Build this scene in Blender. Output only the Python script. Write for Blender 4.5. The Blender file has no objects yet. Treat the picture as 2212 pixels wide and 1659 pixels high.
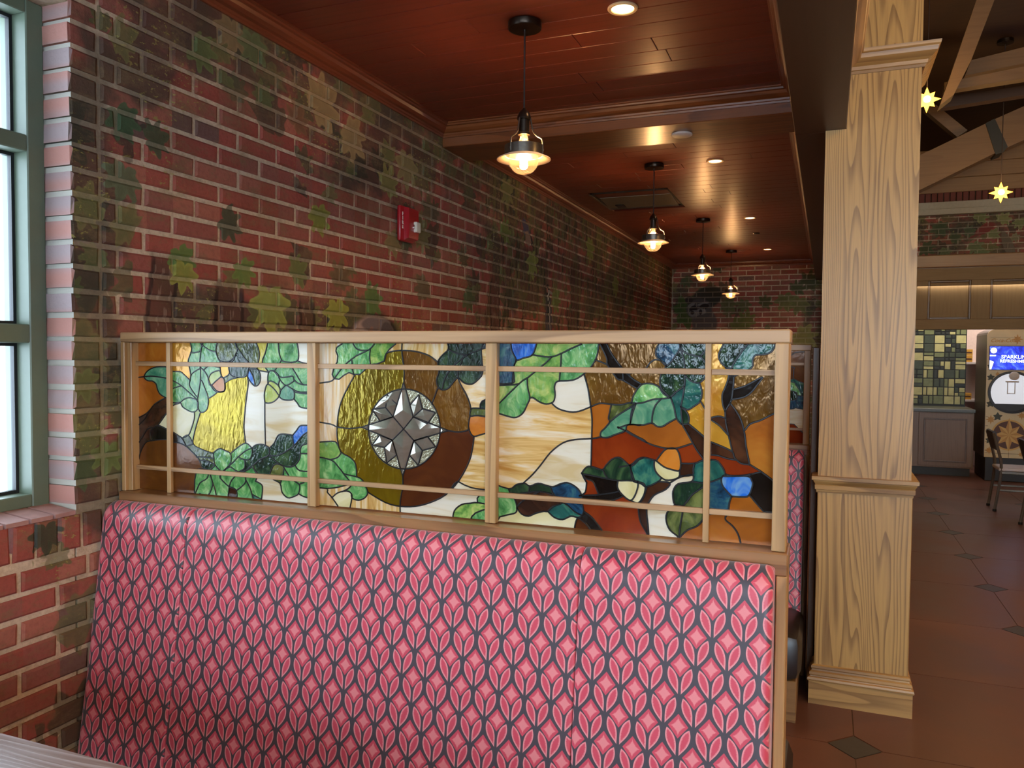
import bpy, bmesh, math, random
import numpy as np
from mathutils import Vector, Matrix
from mathutils.geometry import delaunay_2d_cdt

random.seed(7)
SC = bpy.context.scene
COL = SC.collection
PI = math.pi

# ------------------------------------------------------------------ camera
W, H = 2212.0, 1659.0
YAW, PITCH, ROLL, FPX = 0.377804, 0.037244, 0.007459, 1709.353
CAM = np.array([1.900982, -1.710411, 1.474287])


def cam_basis():
    f = np.array([-math.sin(YAW) * math.cos(PITCH), math.cos(YAW) * math.cos(PITCH), -math.sin(PITCH)])
    r = np.array([math.cos(YAW), math.sin(YAW), 0.0])
    u = np.cross(r, f)
    c, s = math.cos(ROLL), math.sin(ROLL)
    return c * r + s * u, -s * r + c * u, f


CR, CU, CF = cam_basis()


def on(px, py, axis, val):
    """photo pixel -> world point on the plane axis=val"""
    d = CF + (px - W / 2) / FPX * CR + (H / 2 - py) / FPX * CU
    t = (val - CAM[axis]) / d[axis]
    return CAM + t * d


def project(p):
    d = np.array(p) - CAM
    k = d @ CF
    return W / 2 + FPX * (d @ CR) / k, H / 2 - FPX * (d @ CU) / k, k


cd = bpy.data.cameras.new('camera')
cd.sensor_fit = 'HORIZONTAL'
cd.sensor_width = 36.0
cd.lens = FPX / W * 36.0
cd.clip_start = 0.02
cam = bpy.data.objects.new('camera', cd)
COL.objects.link(cam)
m3 = Matrix((CR, CU, -CF)).transposed()
cam.matrix_world = Matrix.Translation(Vector(CAM)) @ m3.to_4x4()
SC.camera = cam

# ------------------------------------------------------------------ world, daylight, exposure
wd = bpy.data.worlds.new('sky')
SC.world = wd
wd.use_nodes = True
wn = wd.node_tree
bg = wn.nodes['Background']
bg.inputs['Color'].default_value = (0.66, 0.83, 1.0, 1)
bg.inputs['Strength'].default_value = 8.5
SC.view_settings.view_transform = 'Standard'
SC.view_settings.look = 'None'
SC.view_settings.gamma = 1.0
SC.view_settings.use_curve_mapping = False
SC.view_settings.exposure = 0.62
SC.cycles.use_denoising = True
SC.cycles.max_bounces = 6
SC.cycles.diffuse_bounces = 3
SC.cycles.glossy_bounces = 3
SC.cycles.transmission_bounces = 6
SC.cycles.sample_clamp_indirect = 6.0
SC.cycles.use_light_tree = False
SC.cycles.adaptive_threshold = 0.02
SC.cycles.caustics_reflective = False
SC.cycles.caustics_refractive = False


def srgb(r, g, b):
    def f(c):
        c /= 255.0
        return c / 12.92 if c <= 0.04045 else ((c + 0.055) / 1.055) ** 2.4
    return (f(r), f(g), f(b), 1.0)


# ------------------------------------------------------------------ node helpers
class NT:
    def __init__(self, tree):
        self.t = tree

    def new(self, typ, **props):
        n = self.t.nodes.new(typ)
        for k, v in props.items():
            setattr(n, k, v)
        return n

    def put(self, sock, v):
        if hasattr(v, 'is_output'):
            self.t.links.new(v, sock)
        else:
            sock.default_value = v

    def math(self, op, a, b=None, c=None, clamp=False):
        n = self.new('ShaderNodeMath', operation=op)
        n.use_clamp = clamp
        self.put(n.inputs[0], a)
        if b is not None:
            self.put(n.inputs[1], b)
        if c is not None:
            self.put(n.inputs[2], c)
        return n.outputs[0]

    def vmath(self, op, a, b=None, scale=None):
        n = self.new('ShaderNodeVectorMath', operation=op)
        self.put(n.inputs[0], a)
        if b is not None:
            self.put(n.inputs[1], b)
        if scale is not None:
            self.put(n.inputs['Scale'], scale)
        return n.outputs['Value'] if op in ('LENGTH', 'DOT_PRODUCT', 'DISTANCE') else n.outputs[0]

    def mix(self, fac, a, b, blend='MIX'):
        n = self.new('ShaderNodeMix', data_type='RGBA', blend_type=blend)
        self.put(n.inputs[0], fac)
        self.put(n.inputs[6], a)
        self.put(n.inputs[7], b)
        return n.outputs[2]

    def step(self, v, lo, hi):
        n = self.new('ShaderNodeMapRange', interpolation_type='SMOOTHSTEP')
        self.put(n.inputs['Value'], v)
        n.inputs['From Min'].default_value = lo
        n.inputs['From Max'].default_value = hi
        return n.outputs[0]

    def sep(self, v):
        n = self.new('ShaderNodeSeparateXYZ')
        self.put(n.inputs[0], v)
        return n.outputs

    def comb(self, x, y, z=0.0):
        n = self.new('ShaderNodeCombineXYZ')
        for i, q in enumerate((x, y, z)):
            self.put(n.inputs[i], q)
        return n.outputs[0]

    def mapping(self, v, loc=(0, 0, 0), rot=(0, 0, 0), scale=(1, 1, 1)):
        n = self.new('ShaderNodeMapping')
        self.put(n.inputs[0], v)
        n.inputs[1].default_value = loc
        n.inputs[2].default_value = rot
        n.inputs[3].default_value = scale
        return n.outputs[0]

    def noise(self, v, scale, detail=3.0, rough=0.5, dist=0.0, out=0, dims='3D'):
        n = self.new('ShaderNodeTexNoise', noise_dimensions=dims)
        self.put(n.inputs['Vector'], v)
        n.inputs['Scale'].default_value = scale
        n.inputs['Detail'].default_value = detail
        n.inputs['Roughness'].default_value = rough
        n.inputs['Distortion'].default_value = dist
        return n.outputs[out]

    def ramp(self, v, stops, interp='LINEAR'):
        n = self.new('ShaderNodeValToRGB')
        self.put(n.inputs[0], v)
        cr = n.color_ramp
        cr.interpolation = interp
        while len(cr.elements) > 1:
            cr.elements.remove(cr.elements[-1])
        cr.elements[0].position = stops[0][0]
        cr.elements[0].color = stops[0][1]
        for p, c in stops[1:]:
            e = cr.elements.new(p)
            e.color = c
        return n.outputs[0]

    def bump(self, h, strength=0.3, dist=0.01):
        n = self.new('ShaderNodeBump')
        n.inputs['Strength'].default_value = strength
        n.inputs['Distance'].default_value = dist
        self.put(n.inputs['Height'], h)
        return n.outputs[0]


def mat(name):
    m = bpy.data.materials.new(name)
    m.use_nodes = True
    nt = NT(m.node_tree)
    b = m.node_tree.nodes['Principled BSDF']
    return m, nt, b


def plain(name, color, rough=0.5, metal=0.0, noise=0.06, nscale=40.0, emit=None, estr=0.0, spec=0.5, coat=0.0, bump=0.0):
    """simple paint/metal/plastic with a little procedural variation"""
    m, nt, b = mat(name)
    tc = nt.new('ShaderNodeTexCoord').outputs['Object']
    f = nt.noise(tc, nscale, 3.0)
    d = tuple(max(0.0, c * (1 - noise * 2)) for c in color[:3]) + (1,)
    l = tuple(min(1.0, c * (1 + noise * 2)) for c in color[:3]) + (1,)
    nt.put(b.inputs['Base Color'], nt.mix(f, d, l))
    b.inputs['Roughness'].default_value = rough
    b.inputs['Metallic'].default_value = metal
    b.inputs['Specular IOR Level'].default_value = spec
    b.inputs['Coat Weight'].default_value = coat
    if bump:
        nt.put(b.inputs['Normal'], nt.bump(f, bump, 0.002))
    if emit:
        b.inputs['Emission Color'].default_value = emit
        b.inputs['Emission Strength'].default_value = estr
    return m


def wood(name, light, dark, axis='X', scale=1.0, rough=0.42, contrast=1.0, ring=14.0, coat=0.15, pores=0.5):
    """oak-like grain running along axis: distorted bands plus fine pores"""
    m, nt, b = mat(name)
    tc = nt.new('ShaderNodeTexCoord').outputs['Object']
    oi = nt.new('ShaderNodeObjectInfo')
    off = nt.vmath('SCALE', (3.1, 5.7, 2.3), scale=oi.outputs['Random'])
    v = nt.vmath('ADD', tc, off)
    i = 'XYZ'.index(axis)
    long_ = [1.0, 1.0, 1.0]
    long_[i] = 0.085
    vs = nt.mapping(v, scale=tuple(q * scale for q in long_))
    warp = nt.noise(vs, 5.5, 2.0, 0.5, 0.0)
    xyz = nt.sep(vs)
    across = [k for k in range(3) if k != i]
    s = nt.math('ADD', xyz[across[0]], nt.math('MULTIPLY', xyz[across[1]], 0.7))
    ph = nt.math('ADD', nt.math('MULTIPLY', s, ring * 1.2), nt.math('MULTIPLY', warp, ring * 0.62))
    ringv = nt.math('FRACT', ph)
    band = nt.math('MULTIPLY', nt.step(ringv, 0.42, 0.95), nt.step(nt.math('SUBTRACT', 1.0, ringv), 0.0, 0.06))
    fine = [55.0, 55.0, 55.0]
    fine[i] = 1.6
    f2 = nt.noise(nt.mapping(v, scale=tuple(q * scale for q in fine)), 2.2, 3.0, 0.6)
    fs = nt.step(f2, 0.42, 0.68)
    k = nt.math('ADD', nt.math('MULTIPLY', band, 0.62 * contrast), nt.math('MULTIPLY', fs, 0.38 * pores), clamp=True)
    big = nt.noise(v, 1.3, 2.0)
    c = nt.mix(k, light, dark)
    c = nt.mix(nt.math('MULTIPLY', nt.step(big, 0.35, 0.75), 0.22), c, dark)
    nt.put(b.inputs['Base Color'], c)
    b.inputs['Roughness'].default_value = rough
    b.inputs['Coat Weight'].default_value = coat
    b.inputs['Coat Roughness'].default_value = 0.25
    nt.put(b.inputs['Normal'], nt.bump(nt.math('SUBTRACT', 1.0, k), 0.12, 0.002))
    return m


# ------------------------------------------------------------------ mesh helpers
class MB:
    """collects geometry in world coordinates"""

    def __init__(self):
        self.v, self.f, self.uv = [], [], None

    def add(self, vs, fs):
        o = len(self.v)
        self.v += [tuple(p) for p in vs]
        self.f += [tuple(i + o for i in q) for q in fs]
        return self

    def box(self, x0, x1, y0, y1, z0, z1, c=0.0):
        if c <= 0:
            vs = [(x, y, z) for z in (z0, z1) for y in (y0, y1) for x in (x0, x1)]
            return self.add(vs, [(0, 2, 3, 1), (4, 5, 7, 6), (0, 1, 5, 4), (2, 6, 7, 3), (0, 4, 6, 2), (1, 3, 7, 5)])
        bm = bmesh.new()
        bmesh.ops.create_cube(bm, size=1.0)
        for q in bm.verts:
            q.co = Vector(((x0 + x1) / 2 + q.co.x * (x1 - x0), (y0 + y1) / 2 + q.co.y * (y1 - y0), (z0 + z1) / 2 + q.co.z * (z1 - z0)))
        c = min(c, 0.49 * min(x1 - x0, y1 - y0, z1 - z0))
        bmesh.ops.bevel(bm, geom=bm.edges[:] + bm.verts[:], offset=c, segments=2 if c > 0.004 else 1, profile=0.5, affect='EDGES')
        bm.verts.index_update()
        self.add([q.co[:] for q in bm.verts], [[q.index for q in f.verts] for f in bm.faces])
        bm.free()
        return self

    def lathe(self, prof, cx, cy, n=24, cz=0.0, axis='Z', caps=True):
        """prof: list of (r, h)"""
        vs, fs = [], []
        for r, h in prof:
            for k in range(n):
                a = 2 * PI * k / n
                if axis == 'Z':
                    vs.append((cx + r * math.cos(a), cy + r * math.sin(a), cz + h))
                elif axis == 'Y':
                    vs.append((cx + r * math.cos(a), cy + h, cz + r * math.sin(a)))
                else:
                    vs.append((cx + h, cy + r * math.cos(a), cz + r * math.sin(a)))
        for i in range(len(prof) - 1):
            for k in range(n):
                k2 = (k + 1) % n
                fs.append((i * n + k, i * n + k2, (i + 1) * n + k2, (i + 1) * n + k))
        if caps:
            fs.append(tuple(range(n - 1, -1, -1)))
            fs.append(tuple((len(prof) - 1) * n + k for k in range(n)))
        return self.add(vs, fs)

    def tube(self, pts, r, n=8, closed=False):
        pts = [Vector(p) for p in pts]
        vs, fs = [], []
        m = len(pts)
        up0 = None
        for i, p in enumerate(pts):
            a = pts[i - 1] if (i > 0 or closed) else pts[i]
            b = pts[(i + 1) % m] if (i < m - 1 or closed) else pts[i]
            t = (b - a).normalized()
            if up0 is None:
                up0 = Vector((0, 0, 1)) if abs(t.z) < 0.9 else Vector((1, 0, 0))
            s = t.cross(up0).normalized()
            u = s.cross(t).normalized()
            up0 = u
            rr = r[i] if isinstance(r, (list, tuple)) else r
            for k in range(n):
                an = 2 * PI * k / n
                vs.append(p + s * (rr * math.cos(an)) + u * (rr * math.sin(an)))
        for i in range(m if closed else m - 1):
            j = (i + 1) % m
            for k in range(n):
                k2 = (k + 1) % n
                fs.append((i * n + k, i * n + k2, j * n + k2, j * n + k))
        if not closed:
            fs.append(tuple(range(n - 1, -1, -1)))
            fs.append(tuple((m - 1) * n + k for k in range(n)))
        return self.add(vs, fs)

    def prism(self, poly, d0, d1, axis='Y'):
        """poly of 2D points; extruded along axis from d0 to d1 (poly = (x,z) for Y, (y,z) for X, (x,y) for Z)"""
        n = len(poly)

        def P(a, b, d):
            return {'Y': (a, d, b), 'X': (d, a, b), 'Z': (a, b, d)}[axis]
        vs = [P(a, b, d0) for a, b in poly] + [P(a, b, d1) for a, b in poly]
        fs = [tuple(range(n)), tuple(range(2 * n - 1, n - 1, -1))]
        for k in range(n):
            k2 = (k + 1) % n
            fs.append((k, n + k, n + k2, k2))
        return self.add(vs, fs)

    def build(self, name, material, parent=None, smooth=False, origin=None):
        o3 = Vector(origin) if origin is not None else (parent_loc(parent) if parent else Vector((0, 0, 0)))
        me = bpy.data.meshes.new(name)
        me.from_pydata([tuple(Vector(p) - o3) for p in self.v], [], self.f)
        if self.uv:
            l = me.uv_layers.new(name='UVMap')
            for lo in me.loops:
                l.data[lo.index].uv = self.uv[lo.vertex_index]
        bm = bmesh.new()
        bm.from_mesh(me)
        bmesh.ops.recalc_face_normals(bm, faces=bm.faces)
        bm.to_mesh(me)
        bm.free()
        if smooth:
            for p in me.polygons:
                p.use_smooth = True
            try:
                me.set_sharp_from_angle(angle=math.radians(40))
            except Exception:
                pass
        me.materials.append(material)
        ob = bpy.data.objects.new(name, me)
        COL.objects.link(ob)
        if parent:
            ob.parent = parent
            if origin is not None:
                ob.location = o3 - parent_loc(parent)
        elif origin is not None:
            ob.location = o3
        return ob


LOC = {}


def parent_loc(p):
    l = Vector((0, 0, 0))
    while p is not None:
        l += p.location
        p = p.parent
    return l


def tag(o, label=None, cat=None, group=None, kind=None):
    if label:
        o['label'] = label
    if cat:
        o['category'] = cat
    if group:
        o['group'] = group
    if kind:
        o['kind'] = kind
    return o


def thing(name, loc, label, cat, group=None):
    o = bpy.data.objects.new(name, None)
    o.empty_display_size = 0.1
    o.location = loc
    COL.objects.link(o)
    return tag(o, label, cat, group)


def copy_tree(o, parent=None, skip=None):
    if skip and skip(o):
        return None
    c = o.copy()
    COL.objects.link(c)
    c.parent = parent
    for ch in list(o.children):
        copy_tree(ch, c, skip)
    return c


def text_mesh(s, size, extrude=0.0008, shear=0.0, bold=0.0):
    cu = bpy.data.curves.new('lettering', 'FONT')
    cu.body = s
    cu.size = size
    cu.extrude = extrude
    cu.shear = shear
    cu.offset = bold
    cu.align_x = 'CENTER'
    cu.align_y = 'CENTER'
    cu.resolution_u = 3
    ob = bpy.data.objects.new('lettering', cu)
    COL.objects.link(ob)
    dg = bpy.context.evaluated_depsgraph_get()
    me = bpy.data.meshes.new_from_object(ob.evaluated_get(dg))
    bpy.data.objects.remove(ob)
    return me


def letter(name, s, size, material, parent, loc, rot, **kw):
    me = text_mesh(s, size, **kw)
    me.materials.clear()
    me.materials.append(material)
    o = bpy.data.objects.new(name, me)
    COL.objects.link(o)
    o.parent = parent
    o.location = Vector(loc) - parent_loc(parent)
    o.rotation_euler = rot
    return o
# ------------------------------------------------------------------ painted brick walls
COURSE, PITCH_B, JOINT = 0.0658, 0.2055, 0.0145
Z0_B = 1.508 - 22 * COURSE          # a bed joint centre near the floor


def leaf_group():
    g = bpy.data.node_groups.new('leaf_shape', 'ShaderNodeTree')
    I = g.interface
    I.new_socket('P', in_out='INPUT', socket_type='NodeSocketVector')
    I.new_socket('C', in_out='INPUT', socket_type='NodeSocketVector')
    I.new_socket('Angle', in_out='INPUT', socket_type='NodeSocketFloat')
    I.new_socket('Size', in_out='INPUT', socket_type='NodeSocketFloat')
    I.new_socket('Mask', in_out='OUTPUT', socket_type='NodeSocketFloat')
    I.new_socket('Edge', in_out='OUTPUT', socket_type='NodeSocketFloat')
    nt = NT(g)
    gi = nt.new('NodeGroupInput').outputs
    go = nt.new('NodeGroupOutput').inputs
    d = nt.vmath('SUBTRACT', gi['P'], gi['C'])
    r = nt.new('ShaderNodeVectorRotate', rotation_type='Z_AXIS')
    nt.put(r.inputs['Vector'], d)
    nt.put(r.inputs['Angle'], gi['Angle'])
    x, y, _ = nt.sep(r.outputs[0])
    ang = nt.math('DIVIDE', nt.math('ABSOLUTE', nt.math('ARCTAN2', x, y)), PI)
    fc = nt.new('ShaderNodeFloatCurve')
    cv = fc.mapping.curves[0]
    pts = [(0.0, 1.0), (0.05, 0.84), (0.10, 0.70), (0.135, 0.60), (0.18, 0.74), (0.235, 0.90), (0.285, 0.74), (0.335, 0.56),
           (0.41, 0.68), (0.48, 0.80), (0.54, 0.62), (0.62, 0.48), (0.72, 0.54), (0.80, 0.46), (0.90, 0.36), (1.0, 0.20)]
    cv.points[0].location = pts[0]
    cv.points[1].location = pts[-1]
    for p in pts[1:-1]:
        cv.points.new(*p)
    fc.mapping.update()
    nt.put(fc.inputs['Value'], ang)
    ln = nt.math('DIVIDE', nt.vmath('LENGTH', d), gi['Size'])
    e = nt.math('SUBTRACT', fc.outputs[0], ln)
    nt.put(go['Mask'], nt.step(e, -0.02, 0.05))
    nt.put(go['Edge'], nt.step(e, 0.0, 0.30))
    return g


LEAF = leaf_group()


def leaf(nt, P, c, ang, size):
    n = nt.new('ShaderNodeGroup')
    n.node_tree = LEAF
    nt.put(n.inputs[0], P)
    nt.put(n.inputs[1], c)
    nt.put(n.inputs[2], ang)
    nt.put(n.inputs[3], size)
    return n.outputs[0], n.outputs[1]


def scatter(nt, P, size, seed, keep):
    """leaves thrown at random over a voronoi grid: returns mask, edge, random"""
    q = nt.mapping(P, loc=(seed * 1.37, seed * 0.71, 0))
    v = nt.new('ShaderNodeTexVoronoi', voronoi_dimensions='2D', feature='F1')
    nt.put(v.inputs['Vector'], q)
    v.inputs['Scale'].default_value = 1.0 / size
    pos = nt.vmath('SCALE', v.outputs['Position'], scale=1.0)
    sc_ = nt.new('ShaderNodeSeparateColor')
    nt.put(sc_.inputs[0], v.outputs['Color'])
    rnd = sc_.outputs
    m, e = leaf(nt, q, pos, nt.math('MULTIPLY', rnd[0], 6.28), nt.math('MULTIPLY_ADD', rnd[2], size * 0.35, size * 0.42))
    k = nt.math('LESS_THAN', rnd[1], keep)
    return nt.math('MULTIPLY', m, k), e, rnd[2]


def gauss(nt, s, t, cs, ct, rs, rt):
    a = nt.math('DIVIDE', nt.math('SUBTRACT', s, cs), rs)
    b = nt.math('DIVIDE', nt.math('SUBTRACT', t, ct), rt)
    d = nt.math('ADD', nt.math('MULTIPLY', a, a), nt.math('MULTIPLY', b, b))
    return nt.math('EXPONENT', nt.math('MULTIPLY', d, -1.0))


def ell(nt, P, cs, ct, rs, rt, rot=0.0, soft=0.12):
    q = nt.mapping(nt.vmath('SUBTRACT', P, (cs, ct, 0)), rot=(0, 0, -rot), scale=(1, 1, 1))
    q = nt.mapping(q, scale=(1.0 / rs, 1.0 / rt, 1))
    return nt.step(nt.vmath('LENGTH', q), 1.0 + soft, 1.0 - soft)


def band(nt, v, lo, hi, soft):
    return nt.math('MULTIPLY', nt.step(v, lo - soft, lo + soft), nt.step(v, hi + soft, hi - soft))


# the painted leaves one can tell apart on the long wall: photo pixel, size in pixels, turn, colour
LW = [((430, 100), 46, 2.4, (88, 100, 62)), ((690, 228), 62, 0.9, (134, 118, 84)), ((757, 288), 52, 2.2, (134, 118, 84)),
      ((500, 62), 48, 3.1, (118, 104, 76)), ((545, 92), 46, 3.0, (84, 96, 66)), ((262, 250), 46, 2.6, (66, 88, 62)), ((268, 378), 50, 3.4, (86, 96, 72)),
      ((390, 552), 40, 2.7, (84, 110, 58)), ((398, 585), 40, 3.3, (132, 134, 66)), ((585, 650), 62, 3.1, (134, 142, 74)), ((727, 668), 44, 3.0, (138, 142, 66)),
      ((800, 650), 40, 1.4, (86, 112, 62)), ((880, 352), 46, 3.2, (126, 118, 80)), ((838, 402), 40, 0.4, (116, 114, 68)), ((848, 515), 34, 2.8, (124, 112, 74)),
      ((690, 462), 38, 2.9, (118, 126, 58)), ((490, 478), 40, 1.9, (66, 74, 56)), ((640, 262), 38, 0.6, (112, 84, 62)), ((910, 505), 34, 2.2, (112, 108, 72)),
      ((525, 580), 36, 2.6, (96, 116, 60)), ((330, 300), 40, 1.2, (70, 80, 58)), ((1095, 405), 36, 3.0, (104, 106, 66)), ((1150, 560), 34, 3.0, (120, 132, 70)),
      ((1275, 530), 30, 3.2, (108, 124, 64)), ((1090, 505), 30, 0.6, (96, 112, 60)), ((1200, 640), 30, 2.6, (104, 120, 66)), ((640, 590), 36, 1.0, (96, 104, 62)),
      ((1330, 610), 26, 3.0, (116, 126, 66)), ((1010, 640), 32, 2.4, (80, 92, 60)), ((735, 605), 38, 0.2, (100, 84, 60)), ((180, 820), 40, 2.9, (92, 96, 60)),
      ((175, 1005), 44, 3.0, (70, 82, 56)), ((235, 975), 42, 3.3, (96, 108, 64)), ((100, 1150), 40, 3.1, (56, 60, 44))]
FW = [((1476, 676), 40, 1.3, (60, 84, 44)), ((1481, 605), 16, 2.6, (70, 84, 60)), ((1519, 628), 18, 3.0, (84, 92, 62)), ((1570, 655), 22, 2.4, (82, 90, 58)),
      ((1607, 655), 18, 3.3, (84, 92, 60)), ((1696, 645), 26, 2.9, (92, 98, 58)), ((1726, 652), 26, 3.4, (92, 98, 60)), ((1720, 625), 20, 0.7, (70, 80, 52)),
      ((1610, 695), 24, 0.2, (92, 98, 52)), ((1730, 725), 34, 2.2, (126, 124, 72)), ((1745, 610), 26, 1.0, (64, 70, 44)), ((1650, 655), 18, 0.9, (70, 78, 46)),
      ((1590, 708), 26, 1.4, (84, 90, 48)), ((1546, 575), 20, 1.0, (60, 62, 42))]
HW = [((2028, 490), 34, 2.6, (70, 84, 58)), ((2115, 470), 30, 0.8, (112, 122, 78)), ((2165, 475), 28, 0.7, (126, 132, 84)), ((2203, 478), 26, 3.0, (118, 126, 80)),
      ((2145, 508), 24, 0.4, (112, 122, 80)), ((2105, 530), 30, 2.8, (100, 112, 76)), ((2120, 545), 26, 3.0, (104, 116, 78)), ((2042, 541), 24, 3.2, (92, 102, 70)),
      ((1998, 535), 32, 2.2, (64, 78, 52)), ((2090, 500), 24, 1.4, (76, 88, 62)), ((2190, 512), 18, 2.0, (120, 122, 92)), ((2060, 515), 22, 1.2, (70, 82, 56))]


def mural(nt, base, P, which, lo_s=-99.0, hi_s=99.0):
    def here(c, r):
        return lo_s - r < c < hi_s + r
    s, t, _ = nt.sep(P)
    dark = srgb(34, 38, 36)
    wash = nt.noise(P, 1.7, 3.0, 0.55)
    wn2 = nt.noise(nt.mapping(P, loc=(7, 3, 1), scale=(1.0, 0.55, 1)), 3.2, 3.0, 0.6)
    if which == 'left':
        D = nt.math('MULTIPLY', nt.step(t, 2.12, 2.50), 0.62)
        for cs, ct, rs, rt, k in (g for g in ((-0.10, 1.75, 0.17, 1.1, .80), (0.85, 1.58, 0.95, 0.20, .60), (1.40, 2.36, 0.55, 0.30, .62), (1.75, 2.10, 0.30, 0.30, .45), (3.3, 2.1, 0.9, 0.7, .56), (0.10, 1.15, 0.30, 0.35, .8), (5.8, 2.1, 2.0, 0.8, .55), (0.15, 2.30, 0.30, 0.22, .62)) if here(g[0], g[2] * 2)):
            D = nt.math('MAXIMUM', D, nt.math('MULTIPLY', gauss(nt, s, t, cs, ct, rs, rt), k))
        clear = nt.math('MAXIMUM', gauss(nt, s, t, 0.45, 2.08, 0.42, 0.20), gauss(nt, s, t, 1.95, 1.72, 0.42, 0.26))
        clear = nt.math('MAXIMUM', clear, gauss(nt, s, t, 0.95, 1.95, 0.40, 0.16))
        D = nt.math('MULTIPLY', D, nt.math('SUBTRACT', 1.0, nt.math('MULTIPLY', clear, 0.9)))
    elif which == 'far':
        D = nt.math('ADD', nt.math('MULTIPLY', gauss(nt, s, t, 0.25, 2.2, 0.45, 0.6), 0.5), nt.math('MULTIPLY', nt.step(s, 1.45, 1.8), 0.5))
        D = nt.math('MAXIMUM', D, nt.math('MULTIPLY', gauss(nt, s, t, 0.9, 1.75, 0.5, 0.3), 0.4))
    else:
        D = nt.math('MULTIPLY_ADD', wash, 0.5, 0.12)
    c = base
    # soft olive glaze, then dark foliage shadow
    c = nt.mix(nt.math('MULTIPLY', nt.step(wn2, 0.46, 0.70), nt.math('MULTIPLY_ADD', D, 0.7, 0.22)), c, srgb(84, 76, 50))
    wd_ = nt.math('MULTIPLY_ADD', nt.math('SUBTRACT', nt.noise(P, 3.4, 4.0, 0.6), 0.5), 1.9, D)
    c = nt.mix(nt.math('MULTIPLY', nt.step(wd_, 0.31, 0.60), 0.80), c, nt.mix(nt.step(wash, 0.42, 0.6), srgb(66, 56, 52), srgb(62, 66, 54)))
    for size, seed, keepk, cols in ((0.23, 1.0, 0.75, (srgb(50, 52, 46), srgb(72, 76, 58))), (0.18, 2.0, 0.75, (srgb(72, 80, 58), srgb(110, 106, 70))),
                                    (0.13, 4.0, 0.60, (srgb(80, 94, 60), srgb(130, 126, 78)))):
        mk, e, rn = scatter(nt, P, size, seed, nt.math('MULTIPLY', D, keepk))
        c = nt.mix(nt.math('MULTIPLY', mk, 0.78), c, nt.mix(nt.math('MULTIPLY', rn, nt.math('MULTIPLY_ADD', e, -0.5, 1.0)), cols[0], cols[1]))
    # dry brushed olive over brick faces
    ol = nt.noise(nt.mapping(P, loc=(5, 2, 0), scale=(1.0, 1.8, 1)), 7.0, 5.0, 0.75)
    c = nt.mix(nt.math('MULTIPLY', nt.step(ol, 0.47, 0.66), 0.58), c, srgb(122, 104, 76))
    # moss specks dabbed with a dry brush
    sp = nt.noise(nt.mapping(P, scale=(1.0, 1.6, 1)), 46.0, 3.0, 0.65)
    reg = nt.step(nt.noise(nt.mapping(P, loc=(2, 9, 0)), 2.6, 1.0), 0.50, 0.62)
    c = nt.mix(nt.math('MULTIPLY', nt.math('MULTIPLY', nt.step(sp, 0.585, 0.64), reg), 0.8), c, srgb(150, 146, 80))
    if which == 'left':
        # painted trunks with pale bark dashes
        dash = nt.step(nt.noise(nt.mapping(P, scale=(60, 16, 1)), 1.0, 1.0), 0.60, 0.66)
        wob = nt.math('MULTIPLY_ADD', nt.noise(nt.mapping(P, scale=(0.2, 1, 1)), 3.0, 1.0), 0.10, -0.05)
        s2 = nt.math('ADD', s, wob)
        for lo, hi, top in ((0.115, 0.215, 1.77), (0.395, 0.52, 1.70), (0.845, 0.93, 1.68), (2.72, 2.86, 1.95), (4.35, 4.55, 2.2)):
            if not here(lo, 0.3):
                continue
            k = nt.math('MULTIPLY', band(nt, s2, lo, hi, 0.006), nt.step(t, top + 0.03, top - 0.03))
            col = nt.mix(nt.math('MULTIPLY', dash, 0.55), srgb(88, 62, 52), srgb(150, 132, 116))
            c = nt.mix(nt.math('MULTIPLY', k, 0.80), c, col)
            edge = nt.math('MULTIPLY', nt.math('ADD', band(nt, s2, lo - 0.008, lo + 0.008, 0.004), band(nt, s2, hi - 0.008, hi + 0.008, 0.004)), nt.step(t, top + 0.03, top - 0.03))
            c = nt.mix(nt.math('MULTIPLY', edge, 0.8), c, srgb(40, 30, 30))
        # drips of paint further along
        if hi_s > 2.2:
            dr = nt.noise(nt.mapping(P, scale=(9, 1.1, 1)), 2.0, 2.0)
            c = nt.mix(nt.math('MULTIPLY', nt.math('MULTIPLY', nt.step(dr, 0.56, 0.62), nt.step(s, 2.2, 3.0)), 0.7), c, srgb(98, 98, 58))
            dr = nt.noise(nt.mapping(P, loc=(3, 1, 0), scale=(11, 1.3, 1)), 2.0, 2.0)
            c = nt.mix(nt.math('MULTIPLY', nt.math('MULTIPLY', nt.step(dr, 0.57, 0.62), nt.step(s, 2.2, 3.0)), 0.75), c, srgb(46, 48, 38))
    rows = {'left': LW, 'far': FW, 'hall': HW}[which]
    ax, val = {'left': (0, 0.0), 'far': (1, 8.75), 'hall': (1, 9.0)}[which]
    streak = nt.noise(P, 16.0, 3.0)
    for (px, py), sz, ang, col in rows:
        p = on(px, py, ax, val)
        u = (p[1], p[2]) if which == 'left' else (p[0], p[2])
        size = sz * ((p - CAM) @ CF) / FPX * {'left': 1.4, 'far': 1.2, 'hall': 0.75}[which]
        if not here(u[0], size * 1.1):
            continue
        mk, e = leaf(nt, P, (u[0], u[1], 0), ang, size)
        cc = srgb(*[min(255, q * 1.16) for q in col])
        lo = tuple(q * 0.60 for q in cc[:3]) + (1,)
        c = nt.mix(nt.math('MULTIPLY', mk, 0.93), c, nt.mix(nt.math('MULTIPLY', e, streak), cc, lo))

    def W2(px, py):
        p = on(px, py, ax, val)
        return (p[1], p[2]) if which == 'left' else (p[0], p[2])
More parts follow.
